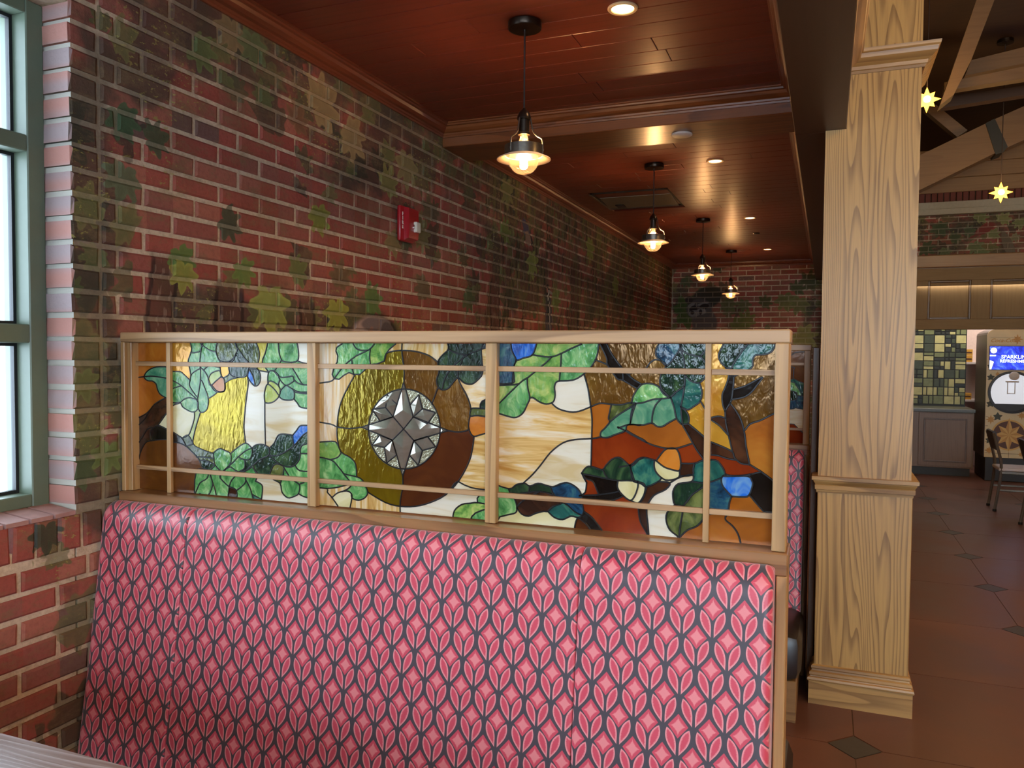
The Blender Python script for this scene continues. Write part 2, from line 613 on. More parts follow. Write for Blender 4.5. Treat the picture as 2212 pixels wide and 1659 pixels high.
    if which == 'left':
        # small painted bird on a twig, a woodpecker, and a grey-capped stump
        a = W2(1138, 498)
        if here(a[0], 0.3):
            for ds, dt, rs, rt, ro, col in ((0.0, 0.0, 0.10, 0.045, -0.7, (70, 74, 98)), (0.03, -0.05, 0.06, 0.045, -0.5, (140, 120, 104)), (0.10, -0.06, 0.05, 0.012, -0.9, (40, 40, 44))):
                c = nt.mix(ell(nt, P, a[0] + ds, a[1] + dt, rs, rt, ro), c, srgb(*col))
        a = W2(1183, 630)
        if here(a[0], 0.3):
            for ds, dt, rs, rt, ro, col in ((0.03, -0.20, 0.070, 0.20, 0.05, (74, 72, 80)), (0.02, -0.12, 0.030, 0.11, 0.2, (50, 52, 50)), (0.05, -0.16, 0.010, 0.14, 0.12, (170, 166, 164)),
                                            (0.0, -0.03, 0.055, 0.06, 0.0, (56, 60, 58)), (0.0, 0.01, 0.040, 0.045, 0.0, (40, 38, 38)), (-0.012, 0.012, 0.016, 0.022, 0.0, (170, 128, 112)),
                                            (0.06, 0.0, 0.055, 0.012, -0.15, (150, 146, 142)), (0.018, -0.035, 0.014, 0.035, -0.4, (180, 182, 178))):
                c = nt.mix(ell(nt, P, a[0] + ds, a[1] + dt, rs, rt, ro), c, srgb(*col))
        a = W2(808, 705)
        if here(a[0], 0.3):
            for ds, dt, rs, rt, ro, col in ((0.03, -0.06, 0.20, 0.115, 0.0, (38, 36, 36)), (0.0, -0.06, 0.185, 0.105, 0.0, (176, 158, 152)), (0.02, 0.012, 0.125, 0.032, 0.05, (118, 110, 112)),
                                            (0.12, -0.03, 0.06, 0.05, -0.7, (86, 80, 82)), (-0.02, -0.04, 0.022, 0.04, 0, (138, 112, 104))):
                c = nt.mix(ell(nt, P, a[0] + ds, a[1] + dt, rs, rt, ro), c, srgb(*col))
    if which == 'far':
        a = W2(1510, 668)
        # painted raccoon looking out from behind leaves
        for ds, dt, rs, rt, ro, col in ((0.10, 0.15, 0.20, 0.14, 0.35, (40, 42, 38)), (0.07, -0.17, 0.16, 0.19, 0.35, (66, 60, 58)), (0.0, 0.0, 0.165, 0.135, 0.0, (58, 56, 56)), (-0.13, 0.12, 0.05, 0.05, 0, (40, 38, 38)),
                                        (-0.10, 0.055, 0.05, 0.022, 0.5, (150, 146, 142)), (0.05, 0.07, 0.075, 0.018, 0.25, (150, 146, 142)), (-0.07, 0.01, 0.05, 0.036, 0.35, (26, 24, 26)),
                                        (0.065, 0.035, 0.06, 0.034, 0.2, (26, 24, 26)), (0.03, -0.03, 0.06, 0.04, 0, (150, 146, 142)), (-0.06, -0.055, 0.075, 0.042, 0.1, (140, 136, 134)), (-0.085, -0.045, 0.026, 0.022, 0, (20, 20, 22)),
                                        (0.02, -0.035, 0.02, 0.035, 0, (32, 30, 32))):
            c = nt.mix(ell(nt, P, a[0] + ds, a[1] + dt, rs, rt, ro), c, srgb(*[q * 1.3 if q < 100 else q * 0.8 for q in col]))
    if which == 'hall':
        a = W2(2128, 494)
        for ds, dt, rs, rt, ro, col in ((0.0, 0.0, 0.11, 0.05, 0.55, (128, 62, 56)), (-0.10, -0.075, 0.08, 0.014, 0.5, (120, 66, 58))):
            c = nt.mix(ell(nt, P, a[0] + ds, a[1] + dt, rs, rt, ro), c, srgb(*col))
        a = W2(2178, 530)
        c = nt.mix(ell(nt, P, a[0], a[1], 0.05, 0.17, 0.35), c, srgb(112, 102, 84))
    return c


def brick_material(name, which, mortar, offs=0.0, z0=Z0_B, painted=True, lo_s=-99.0, hi_s=99.0):
    m, nt, b = mat(name)
    g = nt.new('ShaderNodeNewGeometry').outputs['Position']
    x, y, z = nt.sep(g)
    s = y if which == 'left' else x
    P = nt.comb(s, z, 0.0)
    grain = nt.noise(g, 70.0, 4.0, 0.65)
    if mortar:
        base = nt.mix(nt.step(grain, 0.3, 0.7), srgb(188, 168, 144), srgb(212, 194, 168))
    else:
        row = nt.math('FLOOR', nt.math('DIVIDE', nt.math('SUBTRACT', z, z0), COURSE))
        par = nt.math('MULTIPLY', nt.math('FLOORED_MODULO', row, 2.0), 0.5)
        idx = nt.math('FLOOR', nt.math('ADD', nt.math('DIVIDE', nt.math('SUBTRACT', s, offs), PITCH_B), par))
        wn_ = nt.new('ShaderNodeTexWhiteNoise', noise_dimensions='2D')
        nt.put(wn_.inputs['Vector'], nt.comb(idx, row, 0.0))
        base = nt.ramp(wn_.outputs['Value'], [(0.0, srgb(152, 88, 78)), (0.18, srgb(162, 86, 74)), (0.40, srgb(154, 80, 70)), (0.62, srgb(168, 104, 88)), (0.80, srgb(148, 92, 82)), (0.92, srgb(116, 88, 82)), (1.0, srgb(106, 84, 78))], 'CONSTANT')
        base = nt.mix(nt.math('MULTIPLY', nt.step(grain, 0.40, 0.75), 0.30), base, srgb(92, 50, 46))
    c = mural(nt, base, P, which, lo_s, hi_s) if painted else base
    if mortar:
        c = nt.mix(0.78, base, c)
    if which == 'left' and lo_s < 0:
        # the paint stops at the corner: the window reveal is bare brick
        ny = nt.math('ABSOLUTE', nt.sep(nt.new('ShaderNodeNewGeometry').outputs['Normal'])[1])
        bare = nt.mix(nt.step(nt.noise(nt.mapping(P, scale=(0.2, 15.2, 1)), 1.0, 0.0), 0.35, 0.65), srgb(186, 132, 120), srgb(166, 146, 146)) if not mortar else srgb(196, 190, 178)
        c = nt.mix(nt.math('MULTIPLY', nt.step(ny, 0.45, 0.6), nt.math('MULTIPLY', nt.math('LESS_THAN', s, -0.135), nt.math('GREATER_THAN', z, 1.03))), c, bare)
    nt.put(b.inputs['Base Color'], c)
    b.inputs['Roughness'].default_value = 0.72
    b.inputs['Specular IOR Level'].default_value = 0.3
    nt.put(b.inputs['Normal'], nt.bump(nt.math('ADD', grain, nt.math('MULTIPLY', nt.noise(g, 18.0, 2.0), 0.8)), 0.35, 0.006))
    return m


def brick_mesh(name, L, Hh, D, mt, seed, axis):
    """one bevelled, slightly uneven brick; axis is the wall normal: 'X' faces +x, 'Y' faces -y. origin at the centre of the front face"""
    rnd = random.Random(seed)
    c = 0.007
    a, h = L / 2, Hh / 2
    j = lambda k=0.0022: rnd.uniform(-k, k)
    out = [(sx * a + j(), sz * h + j(0.0015)) for sx, sz in ((-1, -1), (1, -1), (1, 1), (-1, 1))]
    inn = [(p[0] - math.copysign(c, p[0]), p[1] - math.copysign(c * 0.8, p[1])) for p in out]
    vs = []
    for (u, w) in inn:
        vs.append((u, w, j(0.0012)))
    for (u, w) in out:
        vs.append((u, w, -0.004))
    for (u, w) in out:
        vs.append((u, w, -D))
    fs = [(0, 1, 2, 3)]
    for k in range(4):
        k2 = (k + 1) % 4
        fs += [(k, 4 + k, 4 + k2, k2), (4 + k, 8 + k, 8 + k2, 4 + k2)]
    if axis == 'X':
        vs = [(d, u, w) for u, w, d in vs]
        fs = [q[::-1] for q in fs] if False else fs
    else:
        vs = [(u, -d, w) for u, w, d in vs]
    me = bpy.data.meshes.new(name)
    me.from_pydata(vs, [], fs)
    bm = bmesh.new(); bm.from_mesh(me); bmesh.ops.recalc_face_normals(bm, faces=bm.faces); bm.to_mesh(me); bm.free()
    me.materials.append(mt)
    return me


class BrickSet:
    """bricks of one wall: the largest in view become parts, the rest one joined part"""

    def __init__(self, wall, mt, axis, plane):
        self.wall, self.mt, self.axis, self.plane = wall, mt, axis, plane
        self.items, self.cache = [], {}

    def add(self, s, z, L, Hh=COURSE - JOINT, D=0.03, push=0.0, want=True, off=None):
        self.items.append((s, z, round(L, 4), round(Hh, 4), D, push, want, off))

    def pos(self, it):
        s, z, push = it[0], it[1], it[5]
        return (self.plane + push, s, z) if self.axis == 'X' else (s, self.plane - push, z)

    def finish(self, limit=300):
        sc = []
        for k, it in enumerate(self.items):
            p = it[7] or self.pos(it)
            a = project(p)
            ok = it[6] and a[2] > 0.1 and -10 < a[0] < W + 10 and -10 < a[1] < H + 10
            sc.append((it[2] * it[3] / max(a[2], .1) ** 2 if ok else 0.0, k))
        top = {k for v, k in sorted(sc, reverse=True)[:limit] if v > 0}
        rest, slots = MB(), []
        for k, it in enumerate(self.items):
            mt = self.mt[sect(it[0])] if isinstance(self.mt, list) else self.mt
            key = (it[2], it[3], it[4], k % 4, mt.name)
            if key not in self.cache:
                self.cache[key] = brick_mesh('brick', it[2], it[3], it[4], mt, hash((it[2], it[3], k % 4)) & 0xffff, self.axis)
            me = self.cache[key]
            p = Vector(it[7] or self.pos(it))
            if k in top:
                o = bpy.data.objects.new('brick', me)
                o.location = p
                o.parent = self.wall
                COL.objects.link(o)
            else:
                rest.add([tuple(v.co + p) for v in me.vertices], [tuple(q.vertices) for q in me.polygons])
                slots += [sect(it[0]) if isinstance(self.mt, list) else 0] * len(me.polygons)
        if rest.v:
            o = rest.build('brickwork', self.mt[0] if isinstance(self.mt, list) else self.mt, self.wall)
            if isinstance(self.mt, list):
                for q in self.mt[1:]:
                    o.data.materials.append(q)
                o.data.polygons.foreach_set('material_index', slots)
            tag(o, kind='stuff')


CUTS = [0.205, 0.514, 0.822, 1.233, 1.644, 2.26, 3.494]
SECT = list(zip([-99.0] + CUTS, CUTS + [99.0]))
BR_L = [brick_material('painted_brick_long_wall_%d' % k, 'left', False, 0.0, lo_s=a, hi_s=b) for k, (a, b) in enumerate(SECT)]
MO_L = [brick_material('painted_mortar_long_wall_%d' % k, 'left', True, lo_s=a, hi_s=b) for k, (a, b) in enumerate(SECT)]


def sect(y):
    return [k for k, (a, b) in enumerate(SECT) if a <= y < b][0]


BR_F = brick_material('painted_brick_end_wall', 'far', False, 0.111, 2.495 - 40 * COURSE)
MO_F = brick_material('painted_mortar_end_wall', 'far', True)
BR_H = brick_material('painted_brick_hall_wall', 'hall', False, 0.0)
MO_H = brick_material('painted_mortar_hall_wall', 'hall', True)

WIN = [(-1.50, -0.15), (-3.75, -2.25)]      # window openings along the long wall
WZ0, WZ1 = 1.035, 2.41
YF, YB = 8.75, -5.0
CEIL = 2.67
mb = MB()
T = -0.30
for a, b in zip([-0.143] + CUTS, CUTS + [YF + 0.3]):
    mb.box(T, -0.007, a, b, 0, 2.75)
mb.box(T, -0.007, WIN[0][0], WIN[0][1], 0, WZ0 - 0.075)
mb.box(T, -0.007, WIN[0][0], WIN[0][1], WZ1, 2.75)
mb.box(T, -0.007, WIN[1][1] + 0.007, WIN[0][0] - 0.007, 0, 2.75)
mb.box(T, -0.007, WIN[1][0], WIN[1][1], 0, WZ0 - 0.075)
mb.box(T, -0.007, WIN[1][0], WIN[1][1], WZ1, 2.75)
mb.box(T, -0.007, YB, WIN[1][0], 0, 2.75)
wall_left = tag(mb.build('wall_left', MO_L[0]), kind='structure')
for q in MO_L[1:]:
    wall_left.data.materials.append(q)
for q in wall_left.data.polygons:
    q.material_index = sect(q.center.y)
bs = BrickSet(wall_left, BR_L, 'X', 0.0)
row = 0
while True:
    zc = Z0_B + (row + 0.5) * COURSE
    if zc > 2.64:
        break
    par = row % 2
    s = -0.057 if True else 0
    # stretchers beyond the stacked jamb bricks, to the end wall
    k0 = 0
    off = 0.0 if par == (23 % 2) else PITCH_B / 2 - 0.008
    j = -0.057
    nxt = off if off > 0.01 else off + PITCH_B * 0
    edges = [-0.057]
    e = off
    while e < YF:
        if e - edges[-1] > 0.03:
            edges.append(e)
        e += PITCH_B
    edges.append(YF)
    for a, b2 in zip(edges[:-1], edges[1:]):
        L = b2 - a - JOINT
        if L < 0.03:
            continue
        want = zc > 1.5
        bs.add((a + b2) / 2, zc, L, push=random.uniform(-0.0015, 0.0015), want=want)
    # below and behind the windows
    e = off
    left = [-0.057]
    while e > YB:
        if e < -0.09:
            left.append(e)
        e -= PITCH_B
    for b2, a in zip(left[:-1], left[1:]):
        L = b2 - a - JOINT
        ym = (a + b2) / 2
        inwin = any(w0 - 0.02 < ym < w1 + 0.09 for w0, w1 in WIN)
        if inwin and zc > 0.925 and zc < WZ1 + 0.03:
            continue
        bs.add(ym, zc, L, push=random.uniform(-0.0015, 0.0015), want=(ym > -0.5 and zc < 1.0))
    # stacked bricks that turn the corner into the window reveal
    if 1.05 < zc < 2.42:
        for w0, w1 in WIN:
            for ya, yb, sd in ((w1, w1 + 0.088, 1), (w0 - 0.088, w0, -1)):
                bs.add((ya + yb) / 2 - sd * random.uniform(0.0, 0.006), zc, yb - ya, D=0.105, push=random.uniform(-0.002, 0.002), want=ya > -0.3)
    row += 1
# soldier bricks and the sloping sill bricks under each window
for w0, w1 in WIN:
    y = w1 + 0.09
    while y > w0 - 0.09:
        bs.add(y - 0.034, 0.981, 0.058, 0.092, push=random.uniform(-0.001, 0.002), want=y > -0.6)
        y -= 0.0685
bs.finish(300)
sill_m = plain('sill_brick', srgb(168, 128, 122), 0.6, noise=0.18, nscale=30, bump=0.3)
for wi, (w0, w1) in enumerate(WIN):
    y = w1
    k = 0
    while y > w0:
        mb = MB()
        mb.prism([(-0.155, 1.058), (0.004, 1.040), (0.004, 1.029), (-0.006, 1.026), (-0.155, 1.026)], y - 0.0645, y - 0.004, 'Y')
        o = mb.build('brick', sill_m, wall_left)
        y -= 0.0685
# end wall of the dining bay
mb = MB().box(-0.30, 1.86, YF + 0.007, YF + 0.3, 0, 2.75)
wall_far = tag(mb.build('wall_far', MO_F), kind='structure')
bs = BrickSet(wall_far, BR_F, 'Y', YF)
z0f = 2.495 - 37 * COURSE
for r in range(0, 41):
    zc = z0f + (r + 0.5) * COURSE
    off = 0.111 if r % 2 == 1 else 0.111 - PITCH_B / 2
    e = off
    edges = [0.005]
    while e < 1.86:
        if e > 0.03:
            edges.append(e)
        e += PITCH_B
    edges.append(1.86)
    for a, b2 in zip(edges[:-1], edges[1:]):
        if b2 - a > 0.045:
            bs.add((a + b2) / 2, zc, b2 - a - JOINT, push=random.uniform(-0.001, 0.001), want=zc > 1.35)
bs.finish(300)

# ------------------------------------------------------------------ timber
OAK_X = wood('oak_along_x', srgb(184, 146, 104), srgb(124, 90, 58), 'X')
OAK_Y = wood('oak_along_y', srgb(190, 152, 108), srgb(134, 98, 64), 'Y')
OAK_Z = wood('oak_along_z', srgb(190, 150, 100), srgb(134, 98, 60), 'Z')
OAK_DX = wood('oak_sill', srgb(158, 114, 74), srgb(108, 72, 46), 'X', rough=0.3, coat=0.5)
OAK_COL = wood('oak_column', srgb(196, 156, 92), srgb(114, 80, 44), 'Z', ring=40.0, contrast=1.05)
OAK_COLX = wood('oak_column_mould', srgb(188, 148, 90), srgb(116, 82, 46), 'X')
STAIN_X = wood('red_stained_plank', srgb(112, 49, 36), srgb(84, 35, 26), 'X', rough=0.40, coat=0.25, contrast=0.5, pores=0.35)
STAIN_Y = wood('red_stained_moulding', srgb(116, 58, 38), srgb(80, 38, 26), 'Y', rough=0.35, coat=0.4, contrast=0.5)
BEAM_X = wood('brown_beam', srgb(132, 78, 40), srgb(88, 48, 25), 'X', rough=0.38, coat=0.4)
SOFFIT_Y = wood('dark_soffit', srgb(76, 48, 30), srgb(54, 34, 21), 'Y', rough=0.5, contrast=0.3, pores=0.2)
HALLWOOD = wood('hall_timber', srgb(122, 96, 66), srgb(94, 70, 46), 'X', rough=0.55, contrast=0.4)
HALLDARK = wood('hall_roof_board', srgb(64, 41, 26), srgb(44, 28, 18), 'X', rough=0.6, contrast=0.4)

# ceiling: backing board with a plank for every row, two bays split by the cross beam
mb = MB().box(-0.3, 1.86, YB, YF + 0.3, CEIL + 0.014, CEIL + 0.06)
ceiling = tag(mb.build('ceiling', STAIN_X), kind='structure')
PLK = 0.132
rnd = random.Random(3)


def planks(y0, y1):
    y = y0
    k = 0
    while y < y1 - 0.02:
        ye = min(y + PLK, y1)
        cut = rnd.uniform(0.35, 1.4)
        for xa, xb in ((-0.005, cut), (cut + 0.0015, 1.76)):
            mb = MB().box(xa, xb, y + 0.0012, ye - 0.0012, CEIL + rnd.uniform(0, 0.0006), CEIL + 0.013, 0.0018)
            mb.build('plank', STAIN_X, ceiling, origin=(xa, y, CEIL))
        y += PLK


planks(-2.8, 2.06)
# leave the opening of the air vent
HX0, HX1, HY0, HY1 = 0.235, 0.82, 4.04, 4.68
y = 2.39
while y < YF - 0.02:
    ye = min(y + PLK, YF)
    inh = ye > HY0 and y < HY1
    cut = rnd.uniform(1.0, 1.5) if inh else rnd.uniform(0.35, 1.5)
    segs = ((-0.005, HX0), (HX1, cut), (cut + 0.0015, 1.76)) if inh else ((-0.005, cut), (cut + 0.0015, 1.76))
    for xa, xb in segs:
        MB().box(xa, xb, y + 0.0012, ye - 0.0012, CEIL + rnd.uniform(0, 0.0006), CEIL + 0.013, 0.0018).build('plank', STAIN_X, ceiling, origin=(xa, y, CEIL))
    y += PLK

# crown moulding profile: (projection from wall, height) from the wall foot up to the ceiling
CROWN = [(0.0, 2.607), (0.008, 2.607), (0.010, 2.615), (0.014, 2.618), (0.016, 2.626), (0.028, 2.630), (0.040, 2.640), (0.046, 2.652), (0.056, 2.655), (0.058, 2.662), (0.066, 2.664), (0.066, 2.670), (0.0, 2.670)]


def crown_y(name, xw, sgn, y0, y1, m):
    mb = MB()
    mb.prism([(xw + sgn * p, z) for p, z in CROWN], y0, y1, 'Y')
    return tag(mb.build(name, m), kind='structure')


def crown_x(name, yw, sgn, x0, x1, m, parent=None):
    mb = MB()
    mb.prism([(yw + sgn * p, z) for p, z in CROWN], x0, x1, 'X')
    return mb.build(name, m, parent)


crown_y('trim_1', 0.0, 1, -2.8, 2.06, STAIN_Y)
crown_y('trim_2', 0.0, 1, 2.39, YF, STAIN_Y)
crown_y('trim_3', 1.757, -1, -2.8, 2.06, STAIN_Y)
crown_y('trim_4', 1.757, -1, 2.39, YF, STAIN_Y)
tag(crown_x('trim_5', YF, -1, 0.0, 1.757, STAIN_Y), kind='structure')

beam = thing('ceiling_beam', (0.0, 2.06, 2.56), 'brown wooden cross beam with moulding under the red ceiling', 'beam')
MB().box(0.0, 1.76, 2.06, 2.39, 2.56, 2.672, 0.003).build('beam_body', BEAM_X, beam)
crown_x('moulding', 2.06, -1, 0.0, 1.757, BEAM_X, beam)
crown_x('moulding', 2.39, 1, 0.0, 1.757, BEAM_X, beam)

# deep soffit that carries the edge of the low ceiling
sof = thing('soffit_beam', (1.757, YB, 2.415), 'deep dark brown boxed beam along the edge of the low ceiling', 'beam')
MB().box(1.757, 1.958, YB, 1.89, 2.415, 3.0, 0.003).build('beam_body', SOFFIT_Y, sof)
MB().box(1.757, 1.880, 1.89, YF + 0.3, 2.415, 3.0, 0.003).build('beam_body', SOFFIT_Y, sof)
MB().box(1.880, 2.0, 2.25, YF + 0.3, 2.415, 3.0, 0.003).build('beam_body', SOFFIT_Y, sof)
cz = 2.632
BIG = [(0.0, cz), (0.006, cz), (0.010, cz + 0.010), (0.014, cz + 0.013), (0.016, cz + 0.026), (0.030, cz + 0.034), (0.046, cz + 0.050), (0.050, cz + 0.066), (0.056, cz + 0.072), (0.058, cz + 0.084), (0.0, cz + 0.084)]
mb = MB()
mb.prism([(1.958 + p, z) for p, z in BIG], YB, 1.86, 'Y')
mb.build('moulding', OAK_Y, sof)

BW0, BW1, BZ0, BZ1 = 0.35, 1.75, 1.42, 2.48
mb = MB()
mb.box(-0.3, BW0, YB - 0.1, YB, 0.0, 2.75).box(BW1, 1.958, YB - 0.1, YB, 0.0, 2.75).box(BW0, BW1, YB - 0.1, YB, 0.0, BZ0).box(BW0, BW1, YB - 0.1, YB, BZ1, 2.75)
tag(mb.build('wall_back', plain('brown_back_wall', srgb(120, 92, 70), 0.7)), kind='structure')

BACKP = plain('tan_back_wall', srgb(150, 118, 84), 0.7)
mb = MB()
mb.box(1.958, 2.5, YB - 0.1, YB, 0.0, 7.4).box(5.6, 6.7, YB - 0.1, YB, 0.0, 7.4).box(2.5, 5.6, YB - 0.1, YB, 0.0, 0.6).box(2.5, 5.6, YB - 0.1, YB, 2.5, 7.4)
tag(mb.build('wall_hall_back', BACKP), kind='structure')
tag(MB().box(6.6, 6.7, YB, 11.0, 0.0, 7.4).build('wall_right', BACKP), kind='structure')

# ------------------------------------------------------------------ oak column
colm = thing('column', (2.06, 2.05, 0), 'square light oak column with chair rail, base and crown moulding', 'column')
CX0, CX1, CY0, CY1 = 1.878, 2.236, 1.866, 2.26
mb = MB()
mb.box(CX0, CX1 + 0.003, CY0, CY1, 0.0, 0.93, 0.002)
mb.build('lower_panel', OAK_COL, colm)
mb = MB()
xr = CX1 - 0.004
mb.prism([(CX0, 0.9305), (xr, 0.9305), (xr, 4.3), (1.959, 4.3), (1.959, 2.414), (CX0, 2.414)], CY0 - 0.002, CY1, 'Y')
mb.build('shaft', OAK_COL, colm)


def ring_mould(name, prof, m, x0=CX0, x1=CX1, open_left=False):
    """moulding profile (projection, z) wrapped round the front, left and right of the column"""
    mb = MB()
    n = len(prof)
    rings = []
    for p, z in prof:
        if open_left:
            rings.append([(x0, CY0 - p, z), (x1 + p, CY0 - p, z), (x1 + p, CY1, z)])
        else:
            rings.append([(x0 - p, CY1, z), (x0 - p, CY0 - p, z), (x1 + p, CY0 - p, z), (x1 + p, CY1, z)])
    k = len(rings[0])
    vs = [q for r_ in rings for q in r_]
    fs = []
    for i in range(n - 1):
        for j in range(k - 1):
            fs.append((i * k + j, i * k + j + 1, (i + 1) * k + j + 1, (i + 1) * k + j))
    mb.add(vs, fs)
    return mb.build(name, m, colm)


ring_mould('chair_rail', [(-.004, 0.902), (0.005, 0.902), (0.006, 0.914), (0.011, 0.916), (0.012, 0.934), (0.009, 0.937), (0.017, 0.950), (0.018, 0.955), (0.024, 0.957), (0.024, 0.972), (-.004, 0.973)], OAK_COLX)
ring_mould('base_board', [(0.02, 0.0), (0.02, 0.098), (0.0, 0.099)], OAK_COLX)
ring_mould('base_moulding', [(0.019, 0.0985), (0.024, 0.100), (0.026, 0.106), (0.024, 0.114), (0.016, 0.117), (0.015, 0.120), (0.018, 0.126), (0.017, 0.136), (0.009, 0.141), (0.008, 0.147), (0.011, 0.152), (0.010, 0.161), (0.003, 0.165), (-0.004, 0.166)], OAK_COLX)
ring_mould('crown_moulding', BIG, OAK_COLX, x0=1.958, open_left=True)

# ------------------------------------------------------------------ floor of large clipped tiles with small dark diamonds
GROUT = plain('floor_grout', srgb(96, 70, 58), 0.7)


def tile_material():
    m, nt, b = mat('terracotta_tile')
    g = nt.new('ShaderNodeNewGeometry').outputs['Position']
    oi = nt.new('ShaderNodeObjectInfo').outputs['Random']
    n1 = nt.noise(g, 1.8, 4.0, 0.6)
    n2 = nt.noise(g, 120.0, 2.0)
    c = nt.mix(nt.step(n1, 0.3, 0.7), srgb(96, 60, 47), srgb(116, 74, 58))
    c = nt.mix(nt.math('MULTIPLY', oi, 0.35), c, srgb(90, 56, 46))
    c = nt.mix(nt.math('MULTIPLY', nt.step(n2, 0.5, 0.8), 0.2), c, srgb(84, 52, 42))
    nt.put(b.inputs['Base Color'], c)
    nt.put(b.inputs['Roughness'], nt.math('MULTIPLY_ADD', n1, 0.25, 0.25))
    nt.put(b.inputs['Normal'], nt.bump(nt.noise(g, 9.0, 3.0), 0.08, 0.004))
    return m


TILE = tile_material()
DIAM = plain('dark_slate_inset', srgb(62, 56, 52), 0.4, noise=0.15, nscale=25)
floor = tag(MB().box(-0.3, 7.5, YB, 11.2, -0.05, -0.003).build('floor', GROUT), kind='structure')
TX, TY, TX0, TY0, DD = 0.882, 0.866, 2.03, 1.504, 0.094
g_ = 0.0022


def tile_mesh():
    a, b2 = TX / 2 - g_, TY / 2 - g_
    d = DD + g_
    poly = [(-a + d, -b2), (a - d, -b2), (a, -b2 + d), (a, b2 - d), (a - d, b2), (-a + d, b2), (-a, b2 - d), (-a, -b2 + d)]
    mb = MB().prism(poly, -0.003, 0.0, 'Z')
    return mb


tm = tile_mesh().build('tile', TILE, None)
dm = MB().prism([(-DD + g_, 0), (0, -DD + g_), (DD - g_, 0), (0, DD - g_)], -0.003, 0.0, 'Z').build('inset_tile', DIAM, None)
first = True
for i in range(-3, 7):
    for j in range(-6, 12):
        c = (TX0 + (i + 0.5) * TX, TY0 + (j + 0.5) * TY)
        if c[0] - TX / 2 < -0.4 or c[0] > 6.6:
            continue
        for src, x, y in ((tm, c[0], c[1]), (dm, TX0 + i * TX, TY0 + j * TY)):
            o = src.copy()
            o.location = (x, y, 0)
            o.parent = floor
            COL.objects.link(o)
bpy.data.objects.remove(tm)
bpy.data.objects.remove(dm)

# ------------------------------------------------------------------ green window in the brick reveal
GREEN = plain('green_window_paint', srgb(96, 110, 92), 0.45, noise=0.04)
GASKET = plain('black_gasket', srgb(26, 28, 32), 0.5)


def pane_material():
    m, nt, b = mat('window_pane')
    nt.t.nodes.remove(b)
    tr = nt.new('ShaderNodeBsdfTransparent')
    gl = nt.new('ShaderNodeBsdfGlossy')
    gl.inputs['Roughness'].default_value = 0.02
    fr = nt.new('ShaderNodeFresnel')
    ms = nt.new('ShaderNodeMixShader')
    nt.put(ms.inputs[0], nt.math('MULTIPLY', fr.outputs[0], 0.7))
    nt.t.links.new(tr.outputs[0], ms.inputs[1])
    nt.t.links.new(gl.outputs[0], ms.inputs[2])
    nt.t.links.new(ms.outputs[0], nt.t.nodes['Material Output'].inputs[0])
    return m


PANE = pane_material()
for wi, (w0, w1) in enumerate(WIN):
    xf, xb = -0.098, -0.200          # inner and outer face of the frame
    fw = 0.052
    win = tag(MB().box(xb, xf, w1 - fw, w1 - 0.001, WZ0, WZ1, 0.003).build('window_%d' % (wi + 1), GREEN), kind='structure')
    MB().box(xb, xf, w0 + 0.001, w0 + fw, WZ0, WZ1, 0.003).build('jamb', GREEN, win)
    MB().box(xb, xf, w0 + fw, w1 - fw, WZ1 - 0.036, WZ1, 0.003).build('head_rail', GREEN, win)
    MB().box(xb, xf, w0 + fw, w1 - fw, WZ0 + 0.015, WZ0 + 0.050, 0.003).build('sill_rail', GREEN, win)
    ymid = (w0 + w1) / 2
    MB().box(xb, xf, ymid - 0.025, ymid + 0.025, WZ0 + 0.05, WZ1 - 0.036, 0.003).build('mullion', GREEN, win)
    zr = [(WZ0 + 0.05, 1.496), (1.546, 2.008), (2.052, WZ1 - 0.036)]
    for za, zb in ((1.496, 1.546), (2.008, 2.052)):
        MB().box(xb, xf, w0 + fw, w1 - fw, za, zb, 0.003).build('transom', GREEN, win)
    for ya, yb in ((w0 + fw, ymid - 0.025), (ymid + 0.025, w1 - fw)):
        for za, zb in zr:
            mb = MB()
            gz = 0.009
            mb.box(-0.165, -0.150, ya, ya + gz, za, zb).box(-0.165, -0.150, yb - gz, yb, za, zb).box(-0.165, -0.150, ya + gz, yb - gz, za, za + gz).box(-0.165, -0.150, ya + gz, yb - gz, zb - gz, zb)
            mb.build('gasket', GASKET, win)
            MB().box(-0.160, -0.156, ya + 0.004, yb - 0.004, za + 0.004, zb - 0.004).build('pane', PANE, win)

# window added out of view behind the viewer to light the booth fabric
win = tag(MB().box(BW0, BW0 + 0.05, YB - 0.09, YB - 0.01, BZ0, BZ1, 0.003).build('window_3', GREEN), kind='structure')
MB().box(BW1 - 0.05, BW1, YB - 0.09, YB - 0.01, BZ0, BZ1, 0.003).build('jamb', GREEN, win)
MB().box(BW0 + 0.05, BW1 - 0.05, YB - 0.09, YB - 0.01, BZ0, BZ0 + 0.05, 0.003).build('sill_rail', GREEN, win)
MB().box(BW0 + 0.05, BW1 - 0.05, YB - 0.09, YB - 0.01, BZ1 - 0.05, BZ1, 0.003).build('head_rail', GREEN, win)
MB().box(1.03, 1.07, YB - 0.09, YB - 0.01, BZ0 + 0.05, BZ1 - 0.05, 0.003).build('mullion', GREEN, win)
for xa, xb in ((BW0 + 0.05, 1.03), (1.07, BW1 - 0.05)):
    MB().box(xa, xb, YB - 0.055, YB - 0.05, BZ0 + 0.05, BZ1 - 0.05).build('pane', PANE, win)
